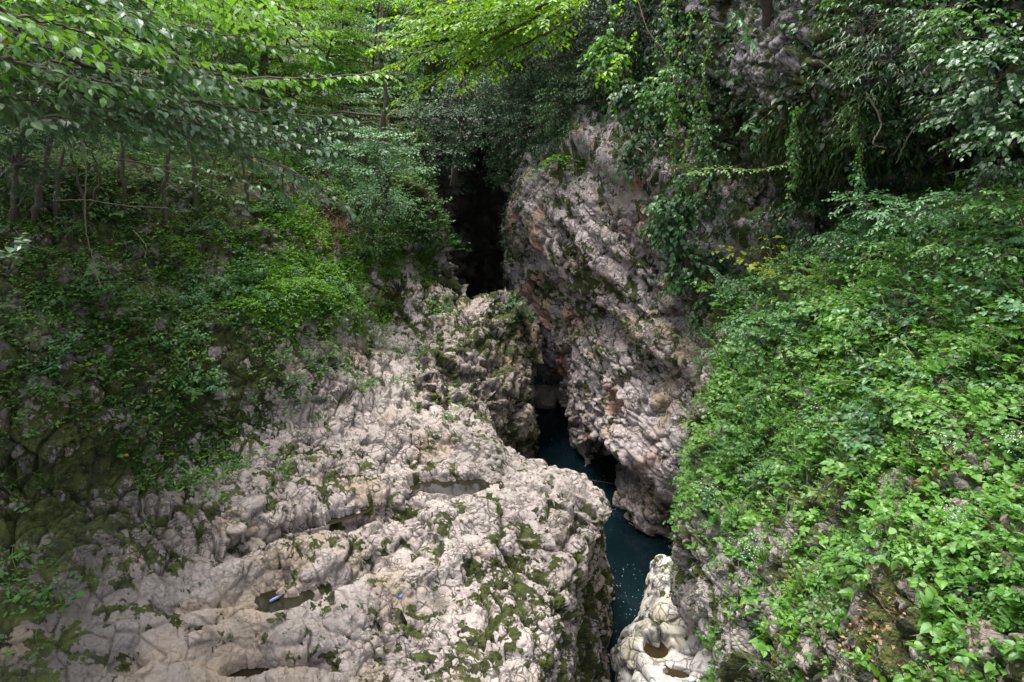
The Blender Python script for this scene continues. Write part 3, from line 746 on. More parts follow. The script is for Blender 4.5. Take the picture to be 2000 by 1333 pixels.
def stone(name, c, r, seed, mat, label, cat='stone', group=None, A=None):
    n, m = 28, 48
    th = np.linspace(0.02, math.pi - 0.02, n)[:, None]; ph = np.linspace(0, 2 * math.pi, m, endpoint=False)[None]
    U = np.stack([np.sin(th) * np.cos(ph), np.sin(th) * np.sin(ph), np.cos(th) * np.ones_like(ph)], -1).reshape(-1, 3)
    k = 1 + 0.30 * fbm(U * 1.4 + seed * 3.1, seed, 3) + 0.05 * fbm(U * 6 + seed, seed, 2)
    V = np.array(c) + U * k[:, None] * np.array(r)
    i = np.arange(n - 1)[:, None] * m; j = np.arange(m)[None]; j2 = (j + 1) % m
    F = np.stack([i + j, i + m + j, i + m + j2, i + j2], -1).reshape(-1, 4)
    z = np.zeros(len(V)); A = A or (0.5, 0.1, 0.0)
    return tag(mesh_obj(name, V, [F], mat, None, True, {'pale': z + A[0], 'brown': z + A[1], 'moss': z + A[2], 'crack': z, 'rust': z}), label, cat, group)
def on(P, px, py): return P.at(px, py)[0]
stone('stone', on(LED, 485, 1040) + [0, 0, .05], (0.24, 0.16, 0.12), 3, M_BUT, 'tan stone lying loose at the left end of the long rock hollow', A=(0.5, 0.9, 0))
stone('stone', on(LED, 462, 1036) + [0, 0, .04], (0.20, 0.16, 0.10), 5, M_BUT, 'greyer stone just left of the tan stone in the rock hollow', A=(0.5, 0.3, 0))
stone('stone', on(LED, 600, 1128) + [0, 0, .02], (0.12, 0.12, 0.08), 7, M_BUT, 'small wet stone in the hollow above the litter pool', A=(0.3, 0.1, 0))
stone('boulder', Q(1303, 594, 21.3), (0.30, 0.28, 0.30), 9, M_BUT, 'round grey boulder stuck on the buttress below the hanging ivy', 'boulder')
for k, (px, py, r) in enumerate(((1052, 765, .5), (1078, 772, .42), (1096, 790, .4), (1066, 785, .5), (1100, 770, .5))):
    p = QZ(px, 792, 0.0); p[1] += 0.3 * (k % 3)
    stone('boulder', p + [0, 0, (792 - py) * 0.02], (r, r * .9, r * .75), 20 + k, M_OUT, 'dark wet boulder heaped in the cave mouth where the channel ends', 'boulder', 'boulders in the cave mouth', A=(0.25, 0.2, 0))

# ================================================================== growth
rng = np.random.default_rng(7)
GRN = dmap(['99999999999887433689', '99999999999996433689', '99999999999998336789', '88888878999579358658', '77778847931358248789', '67789995100006938999',
            '67777652010000499999', '66666410100004999858', '44442200000007989878', '22221000000007877776', '21000000000004566675', '21000000000000244576', '11000000000000233365', '11000000000000122332'])
def green(P, lo=0.0, noise=0.55, sc=0.9, g=1.0):
    def f(px, py):
        d = sample_map(GRN, px, py) * g
        nz = fbm(P.pts() * sc, 140, 4).reshape(P.n, P.m) * 1.4
        return np.clip(d + nz * noise * 2 - 0.15, lo, 1.5) * (d > 0.02)
    return f
def cover(name, P, n, leaf, Lr, mat, shape, tone, label, wf, seed, up=0.8, droop=0.3, hang=0.2, tonevar=0.5, t0=.12, space=.62, nz=.4):
    r = np.random.default_rng(seed)
    p, N, px, py = P.scatter(n, wf, r, 500 if P in (SLO, CLF) else 250)
    L = r.uniform(*Lr, n)
    d = N * 0.55 + np.array([0, 0, up]) + r.normal(0, 0.45, (n, 3))
    tn = np.clip(tone + tonevar * fbm(p * 0.7, seed, 3) * 1.5 + r.normal(0, .1, n), 0, 1)
    LB = Leaves(); twig_leaves(LB, r, p, d, L, leaf * np.clip(r.lognormal(-.05, .32, n), .5, 2.1), tn, droop=droop, hang=hang, t0=t0, space=space, nz=nz)
    o = LB.build(name, LM[mat] if isinstance(mat, str) else mat, shape); return tag(o, label, None, None, 'stuff')
cover('ground_cover', LED, 56000, 0.115, (.14, .45), 'mid', 'diamond', 0.55, 'low mixed greenery over the left hillside', green(LED), 1)
cover('ground_cover', LED, 36000, 0.10, (.10, .30), 'lime', 'diamond', 0.4, 'fresh bright herbs on the open part of the left hillside',
      lambda px, py: green(LED)(px, py) * np.exp(-((px - 590) / 170) ** 2 - ((py - 515) / 100) ** 2) + 0.02 * green(LED)(px, py), 2)  # bright herbs; the lime colour also makes up for sunlight missing here
def slope_w(px, py): return green(SLO)(px, py) * (1 - .93 * (px < np.interp(py, [560, 640, 760, 860, 960], [1380, 1405, 1390, 1365, 1300]))) * np.clip((2500 - py) / 1500, 0.4, 1.2)
cover('ground_cover', SLO, 14500, 0.10, (.12, .38), 'bright', 'heart', 0.35, 'low broad leaved herbs carpeting the right slope', slope_w, 3)
cover('ground_cover', SLO, 13500, 0.065, (.10, .34), 'mid', 'oval', 0.75, 'fine leaved herbs filling the right slope', slope_w, 4)
cover('grass', SLO, 2600, 0.34, (.04, .09), 'grass', 'blade', 0.5, 'long grass blades on the right slope', lambda px, py: green(SLO)(px, py) * np.exp(-((px - 1520) / 190) ** 2 - ((py - 900) / 200) ** 2) + .03, 5, space=.05, nz=.6, hang=-.3)
cover('grass', LED, 3000, 0.26, (.04, .09), 'grass', 'blade', 0.3, 'short grass on the left hillside', lambda px, py: green(LED)(px, py) * (py > 420), 6, space=.06, nz=.6, hang=-.3)
cover('dry_grass', SLO, 800, 0.20, (.04, .10), M_STRAW, 'blade', 0.8, 'dead straw coloured grass between the herbs of the right slope', lambda px, py: .3 + np.exp(-((px - 1500) / 80) ** 2 - ((py - 960) / 90) ** 2) + np.exp(-((px - 1700) / 110) ** 2 - ((py - 1230) / 50) ** 2), 17, space=.05, nz=.8, hang=.1)
cover('moss_carpet', SLO, 5000, 0.06, (.06, .14), 'moss', 'diamond', 0.4, 'mossy growth on the lower right slope', lambda px, py: (px > 1300) * (0.3 + (py > 850)), 7)
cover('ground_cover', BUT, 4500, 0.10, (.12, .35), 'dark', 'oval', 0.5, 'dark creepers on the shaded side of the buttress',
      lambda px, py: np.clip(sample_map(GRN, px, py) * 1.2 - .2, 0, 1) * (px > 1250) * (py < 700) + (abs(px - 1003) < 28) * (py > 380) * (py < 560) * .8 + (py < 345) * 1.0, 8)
cover('ground_cover', BUT, 800, 0.07, (.08, .20), 'moss', 'diamond', 0.5, 'small mossy plants on the ledges of the buttress', lambda px, py: np.exp(-((px - 1250) / 90) ** 2 - ((py - 660) / 60) ** 2) + .1 * np.exp(-((px - 1120) / 80) ** 2 - ((py - 470) / 60) ** 2), 9)
cover('ground_cover', OUT, 900, 0.07, (.08, .24), 'mid', 'diamond', 0.4, 'small plants on top of the outcrop', lambda px, py: (np.exp(-((px - 1010) / 36) ** 2 - ((py - 605) / 28) ** 2) + .25 * np.exp(-((px - 860) / 40) ** 2 - ((py - 670) / 30) ** 2) + .05 * (py < 720)), 10)
cover('ivy', CLF, 11000, 0.13, (.15, .45), 'dark', 'heart', 0.6, 'ivy leaves spread over the upper cliff', green(CLF, noise=.5, sc=.6), 11, up=.1, droop=.5, hang=.6)
cover('ivy', CLF, 3500, 0.13, (.15, .45), 'mid', 'oval', 0.5, 'paler creepers on the upper cliff', green(CLF, noise=.7, sc=.6), 12, up=.1, droop=.6, hang=.6)
cover('ferns', CLF, 800, 0.17, (.2, .6), 'moss', 'lance', 0.35, 'drooping mossy growth under the rock overhang',
      lambda px, py: np.exp(-((px - 1590) / 120) ** 2 - ((py - 290) / 75) ** 2) + .25 * np.exp(-((px - 1850) / 150) ** 2 - ((py - 360) / 60) ** 2), 13, up=-.5, droop=.8, hang=1.0, space=.3)
cover('ground_cover', HIL, 9000, 0.55, (.8, 1.8), 'dark', 'diamond', 0.4, 'far undergrowth on the hillside behind the gorge', lambda px, py: np.ones_like(px), 14)
cover('ground_cover', GB, 1200, 0.2, (.3, .7), 'dark', 'diamond', 0.3, 'dark plants on the wall of the gorge slot', lambda px, py: 1.0 * (py < 380) + .02, 15)

def litter(name, P, n, wf, seed, label, s=0.08, mat=M_DRY, shape='diamond'):
    r = np.random.default_rng(seed); p, N, _, _ = P.scatter(n, wf, r)
    LB = Leaves(); LB.add(p + N * 0.04, r.normal(0, 1, (n, 3)) * [1, 1, .2], N + r.normal(0, .35, (n, 3)), r.uniform(.6, 1.3, n) * s, r.random(n) * .98)
    return tag(LB.build(name, mat, shape), label, None, None, 'stuff')
litter('leaf_litter', LED, 2200, lambda px, py: np.exp(-((px - 640) / 42) ** 2 - ((py - 445) / 34) ** 2), 1, 'brown fallen leaves on the path')
litter('leaf_litter', SLO, 1500, lambda px, py: np.exp(-((px - 1905) / 60) ** 2 - ((py - 780) / 45) ** 2) + .5 * np.exp(-((px - 1880) / 40) ** 2 - ((py - 870) / 40) ** 2) + .5 * np.exp(-((px - 1700) / 120) ** 2 - ((py - 1230) / 60) ** 2) + .01, 2, 'brown fallen leaves on bare ground of the right slope', .07)
def specks():
    r = np.random.default_rng(5); n = 1500
    px = r.uniform(1030, 1340, n); py = 770 + 560 * r.random(n) ** 1.1
    P = np.array([QZ(a, b, 0.012) for a, b in zip(px, py)])
    k = vnoise(P * 0.9, 3) + r.normal(0, .4, n) > 0.1; P = P[k]
    LB = Leaves(); n = len(P); d = r.normal(0, 1, (n, 3)); d[:, 2] = 0
    LB.add(P, d, np.tile([0, 0, 1.0], (n, 1)), r.uniform(.012, .030, n), np.zeros(n))
    tag(LB.build('floating_petals', M_PETAL, 'diamond'), 'tiny white petals drifting on the dark water', None, None, 'stuff')
specks()

# ------------------------------------------------------------------ single plants, built once and copied
def proto(name, label, cat, group, parts):
    """parts: list of (name, kind, data..)"""
    o = empty(name, (0, 0, 0), label, cat, group)
    for f in parts: f(o)
    return o
def dup(o, loc, rz, sc, tilt=(0, 0), label=None, group=None):
    c = o.copy(); COL.objects.link(c)
    for ch in o.children:
        d = ch.copy(); COL.objects.link(d); d.parent = c
    c.location = [float(v) for v in loc]; c.rotation_euler = (tilt[0], tilt[1], rz); c.scale = (sc, sc, sc)
    if label: c['label'] = label
    if group: c['group'] = group
    return c
def radial(r, n, el, spread=0.0, base=.03):
    az = r.uniform(0, 6.283, n); e = r.uniform(*el, n)
    d = np.stack([np.cos(az) * np.cos(e), np.sin(az) * np.cos(e), np.sin(e)], 1)
    return r.normal(0, base, (n, 3)) * [1, 1, 0], d
def stems_mesh(o, p, d, L, rad, droop, mat, name='stem'):
    P, rr = twig_stems(p, d, L, rad, droop); V, F = tubes(P, rr, 3); mesh_obj(name, V, F, mat, o)
def herb(o, seed, leaf=.12, n=10, L=(.25, .5), mat='bright', shape='heart', tone=.5, el=(.5, 1.4), droop=.25, space=.55, hang=.25, stem='dark'):
    r = np.random.default_rng(seed); p, d = radial(r, n, el); Ls = r.uniform(*L, n)
    stems_mesh(o, p, d, Ls, .006, droop, LM[stem])
    LB = Leaves(); twig_leaves(LB, r, p, d, Ls, leaf, tone, droop=droop, space=space, hang=hang, nz=.3)
    LB.build('foliage', LM[mat], shape, o)
def bramble(o, seed, mat='mid', leaf=.085, n=6, L=(.6, 1.1), tone=.6, sub=.17, shape='heart', droop=.45):
    r = np.random.default_rng(seed); p, d = radial(r, n, (.35, 1.1), base=.06); Ls = r.uniform(*L, n)
    stems_mesh(o, p, d, Ls, .008, droop, M_BARKL)
    PP, DD = [], []
    for i in range(n):
        for k, t in enumerate(np.arange(.18, 1.0, .10)):
            q = p[i] + norm(d[i]) * t * Ls[i]; q[2] -= droop * Ls[i] * t * t
            sd = norm(np.cross(d[i], [0, 0, 1])) * (1 if k % 2 else -1)
            PP.append(q); DD.append(norm(d[i]) * .6 + sd + r.normal(0, .2, 3) + [0, 0, .1])
    LB = Leaves(); twig_leaves(LB, r, np.array(PP), np.array(DD), sub, leaf, tone, space=.55, hang=.25, droop=.3, nz=.3, t0=.25)
    LB.build('foliage', LM[mat], shape, o)
def tuft(o, seed, n=46, L=.42, mat='grass', tone=.6):
    r = np.random.default_rng(seed); p, d = radial(r, n, (.7, 1.45), base=.05)
    LB = Leaves(); LB.add(p, d, np.cross(np.cross(d, [0, 0, 1.0]), d) + r.normal(0, .1, (n, 3)), r.uniform(.5, 1, n) * L, np.clip(tone + r.normal(0, .2, n), 0, .98))
    LB.build('blades', LM[mat], 'blade', o)
def fern(o, seed, n=9, L=.6, mat='mid', tone=.4, leaf=.10, el=(.4, 1.0)):
    r = np.random.default_rng(seed); p, d = radial(r, n, el)
    stems_mesh(o, p, d, L, .004, .45, LM['dark'])
    LB = Leaves(); twig_leaves(LB, r, p, d, L, leaf, tone, space=.20, hang=.1, droop=.45, side=1.2, nz=.12, taper=.75)
    LB.build('frond', LM[mat], 'lance', o)
def flowers(o, seed):
    herb(o, seed, leaf=.09, n=16, L=(.3, .55), mat='blue', shape='oval', tone=.9)
    r = np.random.default_rng(seed + 1); n = 120; p, d = radial(r, n, (.6, 1.5)); P = p + d * r.uniform(.38, .52, (n, 1))
    LB = Leaves(); LB.add(P, r.normal(0, 1, (n, 3)), r.normal(0, .5, (n, 3)) + [0, 0, 1], np.full(n, .022), np.zeros(n))
    LB.build('blossom', M_PETAL, 'diamond', o)
def laurel(o, seed, mat='gloss', leaf=.22, n=9):
    r = np.random.default_rng(seed); p, d = radial(r, n, (.4, 1.3), base=.1); Ls = r.uniform(.4, .8, n)
    stems_mesh(o, p, d, Ls, .01, .15, M_BARKL)
    LB = Leaves(); twig_leaves(LB, r, p, d, Ls, leaf, .8, space=.25, hang=.15, droop=.2, side=.9, nz=.3, t0=.3)
    LB.build('foliage', LM[mat], 'lance', o)

def spread(P, makers, n, box, seed, sc=(.75, 1.25), minmap=.25, sink=.03, dist=0.0, poly=None):
    """makers: list of (name, label, cat, group, builder); copies strewn over box (px0, py0, px1, py1)"""
    r = np.random.default_rng(seed)
    def wf(px, py):
        inb = (px > box[0]) & (px < box[2]) & (py > box[1]) & (py < box[3])
        m = sample_map(GRN, px, py)
        return inb * np.where(m > minmap, m, 0) * (P.D > 0)
    dens = lambda px, py: wf(px, py) / (P.D ** 1.2)
    p, N, px, py = P.scatter(n, dens, r, 30)
    first = {}
    for i in range(n):
        k = i % len(makers); nm, lab, cat, grp, b = makers[k]
        t = (float(r.normal(0, .12) - N[i][1] * .35), float(r.normal(0, .12) + N[i][0] * .35))
        s = float(r.uniform(*sc)); rz = float(r.uniform(0, 6.28)); q = p[i] - N[i] * sink
        if k not in first:
            o = empty(nm, (0, 0, 0), lab, cat, grp); b(o); first[k] = o
            o.location = [float(v) for v in q]; o.rotation_euler = (t[0], t[1], rz); o.scale = (s, s, s)
        else: dup(first[k], q, rz, s, t)
G1 = 'leafy herbs on the right slope'
spread(SLO, [('herb', 'heart leaved green herb among many alike on the right slope', 'herb', G1, lambda o: herb(o, 11)),
             ('herb', 'heart leaved green herb among many alike on the right slope', 'herb', G1, lambda o: herb(o, 12, leaf=.14, n=7, L=(.3, .55), tone=.3)),
             ('herb', 'heart leaved green herb among many alike on the right slope', 'herb', G1, lambda o: herb(o, 13, leaf=.10, n=14, tone=.7)),
             ('herb', 'oval leaved green herb among many alike on the right slope', 'herb', 'oval leaved herbs on the right slope', lambda o: herb(o, 14, leaf=.13, n=9, shape='oval', mat='lime', tone=.1, hang=.1)),
             ('herb', 'oval leaved green herb among many alike on the right slope', 'herb', 'oval leaved herbs on the right slope', lambda o: herb(o, 15, leaf=.10, n=12, shape='oval', tone=.6, hang=.4))],
       120, (1380, 640, 2030, 1345), 101)
G2 = 'brambles on the upper right slope'
spread(SLO, [('bramble', 'arching bramble in the thicket on the upper right slope', 'bramble', G2, lambda o: bramble(o, 21)),
             ('bramble', 'arching bramble in the thicket on the upper right slope', 'bramble', G2, lambda o: bramble(o, 22, mat='blue', tone=.5)),
             ('bramble', 'arching bramble in the thicket on the upper right slope', 'bramble', G2, lambda o: bramble(o, 23, mat='bright', n=8, tone=.4))],
       110, (1400, 380, 2040, 900), 102, (.8, 1.4), .5)
spread(SLO, [('grass_tuft', 'tuft of long grass among others between herbs on the right slope', 'grass tuft', 'grass tufts on the right slope', lambda o: tuft(o, 31)),
             ('grass_tuft', 'tuft of long grass among others between herbs on the right slope', 'grass tuft', 'grass tufts on the right slope', lambda o: tuft(o, 32, 60, .34, tone=.3))],
       40, (1360, 700, 1950, 1330), 103, (.8, 1.4), .2)
spread(SLO, [('shrub', 'feathery pale green plant along the gorge side edge of the right slope', 'plant', 'feathery plants on the slope edge', lambda o: herb(o, 41, leaf=.06, n=26, L=(.35, .7), shape='lance', mat='bright', tone=.8, space=.3)),
             ('shrub', 'feathery pale green plant along the gorge side edge of the right slope', 'plant', 'feathery plants on the slope edge', lambda o: herb(o, 42, leaf=.05, n=30, L=(.3, .6), shape='oval', mat='blue', tone=.9, space=.35))],
       46, (1375, 640, 1500, 1080), 104, (.8, 1.3), .2)
G3 = 'undergrowth plants on the left hillside'
spread(LED, [('shrub', 'small leafy undergrowth plant among many on the left hillside', 'plant', G3, lambda o: herb(o, 51, leaf=.11, n=14, L=(.3, .7), mat='mid', shape='oval')),
             ('shrub', 'small leafy undergrowth plant among many on the left hillside', 'plant', G3, lambda o: herb(o, 52, leaf=.09, n=20, L=(.3, .6), mat='blue', shape='oval', tone=.4)),
             ('fern', 'green fern among many on the left hillside', 'fern', 'ferns on the left hillside', lambda o: fern(o, 53)),
             ('shrub', 'small leafy undergrowth plant among many on the left hillside', 'plant', G3, lambda o: bramble(o, 54, mat='mid', tone=.3))],
       130, (60, 380, 900, 800), 105, (.8, 1.5), .5)
def plant(name, P, px, py, b, label, cat, sc=1.0, rz=0.0, up=0.0, group=None):
    q, N = P.at(px, py); o = empty(name, (0, 0, 0), label, cat, group); b(o)
    o.location = [float(v) for v in q - N * .03 + np.array([0, 0, up])]; o.scale = (sc,) * 3; o.rotation_euler = (0, 0, rz); return o
plant('laurel', SLO, 1690, 740, lambda o: laurel(o, 61), 'glossy lance leaved bush shining in the middle of the right slope', 'bush', 1.15)
plant('laurel', SLO, 1800, 755, lambda o: laurel(o, 62), 'glossy lance leaved bush right of the larger shining one', 'bush', .85)
for k, (px, py, lab) in enumerate(((1835, 905, 'white flowered herb below the brown leaf litter patch'), (1985, 900, 'white flowered herb at the right edge of the picture'), (1590, 835, 'white flowered herb high on the slope among grass'),
                                   (1455, 1100, 'white flowered herb close above the pale gully rocks'), (1870, 1045, 'white flowered herb right of the bare pale rock on the lower slope'), (1450, 1290, 'white flowered herb beside the pale boulder'), (1385, 985, 'white flowered herb on the gorge rim'))):
    plant('flowering_herb', SLO, px, py, lambda o, k=k: flowers(o, 70 + 3 * k), lab, 'flowering plant', .8 if k in (1, 4) else 1.0)
plant('bush', SLO, 1840, 800, lambda o: bramble(o, 81, mat='lime', tone=.0, n=11, L=(.3, .6), leaf=.10), 'round yellow green bush left of the brown leaf litter', 'bush')
plant('bush', SLO, 1865, 1265, lambda o: herb(o, 82, leaf=.13, n=16, L=(.25, .5), mat='lime', shape='oval', tone=.6), 'bright yellow green bush near the bottom right', 'bush')
plant('bush', SLO, 1560, 1230, lambda o: bramble(o, 83, mat='bright', tone=.3, n=9, L=(.3, .65), leaf=.10), 'dense green bush above the bottom rocks of the slope', 'bush')
plant('bush', SLO, 1480, 1250, lambda o: herb(o, 84, leaf=.09, n=22, L=(.3, .5), mat='blue', shape='oval', tone=.7), 'bluish green clump next to the gully', 'bush')
plant('bush', BUT, 1110, 330, lambda o: bramble(o, 85, mat='lime', tone=.2, n=22, L=(.8, 1.7), leaf=.13, sub=.35, shape='oval', droop=.9), 'lime green bush hanging over the top edge of the buttress', 'bush', 1.0, up=.2)
plant('sapling', SLO, 1525, 560, lambda o: bramble(o, 86, mat='yellow', tone=.5, n=6, L=(1.6, 2.4), leaf=.13, sub=.35, droop=.15), 'yellow leaved sapling in front of the dark cliff hollow', 'sapling', 1.0)
plant('fern', LED, 395, 770, lambda o: fern(o, 87, 14, 1.0, tone=.6, leaf=.16), 'large fern hanging low on the mossy hillside', 'fern')
plant('fern', LED, 365, 800, lambda o: fern(o, 88, 12, .8, tone=.5, leaf=.14), 'smaller fern just below left of the large fern', 'fern')
plant('grass_tuft', LED, 835, 725, lambda o: tuft(o, 89, 40, .5), 'tuft of grass at the foot of the brown outcrop', 'grass tuft')
plant('herb', OUT, 1000, 600, lambda o: herb(o, 90, leaf=.12, n=18, L=(.4, .8), mat='blue', shape='oval', tone=.7), 'green herb on the very top of the outcrop', 'herb')
plant('herb', OUT, 1020, 625, lambda o: herb(o, 91, leaf=.12, n=18, L=(.4, .8), mat='mid', shape='oval', tone=.7), 'green herb on the right shoulder of the outcrop', 'herb')

# ------------------------------------------------------------------ shrubs and trees
def clump(LB, stems, r, c, rad, leaf, cover=2.2, tone=.5, layered=.5, L=None, space=.62, hang=.25, droop=.25, gate=.15, shape_area=.42, tv=.35, shell=.55):
    c = np.array(c, float); rad = np.array(rad, float); L = L or leaf * 4.5
    A = math.pi * rad[0] * rad[2]; per = max(2, L * .88 / (leaf * space))
    n = int(cover * 1.9 * A / (leaf * leaf * shape_area) / per) + 4
    u = norm(r.normal(0, 1, (n * 2, 3))); rr = r.uniform(shell ** 3, 1, n * 2) ** (1 / 3)
    p = c + u * rr[:, None] * rad
    g = fbm(p / max(rad) * 2.4 + c, 5, 3); keep = g > np.quantile(g, gate) ; p = p[keep][:n]; u = u[keep][:n]; n = len(p)
    if layered:
        st = max(leaf * 4.0, rad[2] / 4.0); zq = np.round(p[:, 2] / st) * st; p[:, 2] += (zq - p[:, 2]) * layered * .8
    d = u * np.array([1, 1, .35]) + r.normal(0, .4, (n, 3)) * [1, 1, .4] + np.array([0, 0, .08])
    tn = np.clip(tone + tv * 1.6 * fbm(p / max(rad) * 2.2 + 9, 6, 3), 0, 1)
    d = norm(d); p = p - d * L * .5
    twig_leaves(LB, r, p, d, r.uniform(.6, 1.2, n) * L, leaf, tn, space=space, hang=hang, droop=droop)
    if stems is not None:
        k = r.random(n) < .35; a, b = twig_stems(p[k], d[k], L, leaf * .05, droop, 3); stems[0].extend(a); stems[1].extend(b)
def shrub(px, py, Y, rx, ry, leaf, mat, label, cat='shrub', name='shrub', group=None, cover=2.2, tone=.5, layered=.5, shape='diamond', seed=None, root=None, n=1, hang=.25, droop=.25, shell=.55, gate=.15, bark=None, zmul=1.0):
    """a woody plant whose crown is made of one or several clumps; Empty at its foot"""
    seed = int(px * 7 + py * 3 + Y) if seed is None else seed; r = np.random.default_rng(seed)
    c = Q(px, py, Y); k = Y / CP / FPX; rad = np.array([rx * k, rx * k * .8, ry * k * zmul])
    base = np.array(root, float) if root is not None else c - [0, -rad[1] * .3, rad[2] * 1.25]
    o = empty(name, base, label, cat, group); LB = Leaves(); st = ([], [])
    cs = [(c, rad)] if n == 1 else [(c + r.uniform(-1, 1, 3) * rad * .62, rad * r.uniform(.42, .62)) for _ in range(n)]
    limbs, lr = [], []
    for cc, ra in cs:
        clump(LB, st, r, cc, ra, leaf, cover, tone, layered, hang=hang, droop=droop, shell=shell, gate=gate)
        m = base * .45 + cc * .55 + r.normal(0, .12, 3) * rad; w = max(.012, rad[2] * .035)
        limbs.append(curve([base, m, cc, cc + (cc - base) * .12], 9, .02, r)); lr.append(np.linspace(w, w * .3, 9))
        for _ in range(5):
            e = cc + r.uniform(-1, 1, 3) * ra * .8; s0 = m * .4 + cc * .6
            limbs.append(curve([s0, s0 * .5 + e * .5 + [0, 0, .06], e], 6)); lr.append(np.linspace(w * .4, w * .12, 6))
    V, F = tubes(limbs + st[0], lr + st[1], 4); mesh_obj('branches', V, F, bark or M_BARK, o)
    LB.build('foliage', LM[mat], shape, o)
    return o
def trunk(o, pts, r0, r1, name='trunk', mat=None, seg=9, n=18, jit=.03, seed=0):
    r = np.random.default_rng(seed); P = curve(pts, n, jit, r)
    V, F = tubes([P], [np.linspace(r0, r1, n) * (1 + .12 * r.normal(0, 1, n))], seg); return mesh_obj(name, V, F, mat or M_BARK, o)

# far crowns closing the view (beyond the gorge, leaf tones mostly lightened to stand in for haze)
GF = 'distant pale trees closing the gorge'
for k, (px, py, Y, rx, ry, mt, tn) in enumerate(((640, 20, 50, 120, 110, 'lime', .5), (800, 0, 54, 110, 120, 'lime', .3), (720, 120, 46, 100, 100, 'blue', .8), (880, 120, 48, 110, 110, 'mid', .9), (980, 30, 52, 120, 130, 'bright', .5),
                                                 (560, -60, 56, 160, 110, 'bright', .5), (820, 230, 42, 120, 80, 'dark', .9), (930, 220, 43, 90, 80, 'dark', .6), (640, 210, 42, 110, 80, 'mid', .8), (740, -90, 58, 260, 90, 'bright', .6), (1040, -60, 50, 140, 110, 'mid', .5))):
    c = Q(px, py, Y); base = c * [1, 1, 0] + [0, 1, min(c[2] - 5, 12)]
    shrub(px, py, Y, rx, ry, .34, mt, 'distant pale green tree closing the view at the head of the gorge', 'tree', 'tree', GF, cover=1.7, tone=tn, root=base, n=4, seed=300 + k)
# thin straight trunk standing in the gap at the top
o = empty('tree', Q(747, 235, 40), 'slim straight tree trunk rising in the pale gap at the top', 'tree'); trunk(o, [Q(748, 240, 40), Q(744, 120, 40), Q(742, -60, 40)], .13, .08, mat=M_BARKL)
LB = Leaves(); r_ = np.random.default_rng(3)
for (a, b) in ((700, 40), (790, 60), (760, 150)): clump(LB, None, r_, Q(a, b, 40), (1.2, .8, .5), .2, 1.0, .6)
LB.build('foliage', LM['blue'], 'diamond', o)

for k, (px, py, Y, rx, ry, mt, tn) in enumerate(((620, 130, 36, 90, 60, 'lime', .4), (700, 180, 35, 90, 50, 'blue', .8), (680, 60, 37, 80, 60, 'bright', 1.0), (780, 90, 38, 60, 50, 'blue', 1.0), (620, 210, 32, 90, 40, 'mid', .6), (770, 190, 36, 60, 40, 'mid', .5), (700, -20, 38, 100, 60, 'bright', .7))):
    c = Q(px, py, Y); shrub(px, py, Y, rx, ry, .2, mt, 'hazy green young tree behind the slim straight trunk', 'tree', 'tree', 'young trees behind the slim trunk', cover=1.6, tone=tn, root=(c[0], c[1] + .5, min(c[2] - 2, 11)), n=3, seed=340 + k)  # haze is put into the lighter leaf tones
# canopy trees on the left hillside
def canopy_tree(label, foot, lean, h, r0, clumps, leaf, mat, tone, seed, group=None, cover=2.2, over=(), name='tree', gate=.2, olf=.32):
    """clumps (px, py, Y, rx, ry) are the crown in view; over = (x, y, z, r) unseen crown masses added above the picture for their shade"""
    r = np.random.default_rng(seed); o = empty(name, foot, label, 'tree', group); foot = np.array(foot, float)
    top = foot + np.array(lean); trunk(o, [foot - [0, 0, .4], foot + np.array(lean) * .4 + r.normal(0, .15, 3), top], r0, r0 * .45, seed=seed)
    LB = Leaves(); st = ([], []); lim, lr = [], []
    for (px, py, Y, rx, ry) in clumps:
        c = Q(px, py, Y); k = Y / CP / FPX; ra = np.array([rx * k, rx * k * .9, ry * k]); clump(LB, st, r, c, ra, leaf, cover, tone, .6, gate=gate)
        s0 = foot + np.array(lean) * r.uniform(.5, 1.0); lim.append(curve([s0, (s0 + c) / 2 + [0, 0, .3], c], 10, .04, r)); lr.append(np.linspace(r0 * .4, r0 * .1, 10))
        for _ in range(6):
            e = c + r.uniform(-1, 1, 3) * ra * .85; lim.append(curve([c, (c + e) / 2 + [0, 0, .1], e], 6, .03, r)); lr.append(np.linspace(r0 * .16, r0 * .04, 6))
    V, F = tubes(lim + st[0], lr + st[1], 5); mesh_obj('branches', V, F, M_BARK, o)
    LB.build('foliage', LM[mat], 'diamond', o)
    if over:
        LC = Leaves(); li, l2 = [], []
        for (x, y, z, ra) in over:
            clump(LC, None, r, (x, y, z), (ra, ra, ra * .45), olf, 1.5, tone, .6, gate=.1)
            li.append(curve([top, (top + [x, y, z]) / 2 + [0, 0, .5], (x, y, z)], 8, .05, r)); l2.append(np.linspace(r0 * .5, r0 * .15, 8))
        V, F = tubes(li, l2, 6); mesh_obj('limbs', V, F, M_BARK, o); LC.build('crown', LM[mat], 'diamond', o)
    return o
canopy_tree('tall tree with a bright sunlit crown at top centre left', (-9.5, 29, 10.5), (1, 1, 7), 9, .22, [(560, 70, 30, 120, 90), (460, 30, 30, 110, 80), (640, 110, 30, 70, 70), (570, 190, 30, 90, 50), (520, -40, 31, 200, 60)], .15, 'lime', .1, 401)
canopy_tree('broad green tree behind the overhanging twigs at top left', (-14, 25, 12), (0, 0, 6), 9, .22, [(330, 60, 27, 130, 90), (180, 20, 25, 130, 80), (420, 150, 28, 90, 60), (250, 160, 25, 110, 50)], .14, 'mid', .6, 402, over=((-11, 19, 18, 4.5), (-13, 23, 19, 5), (-10.5, 25, 18.5, 3.6), (-12, 29, 19, 4)))
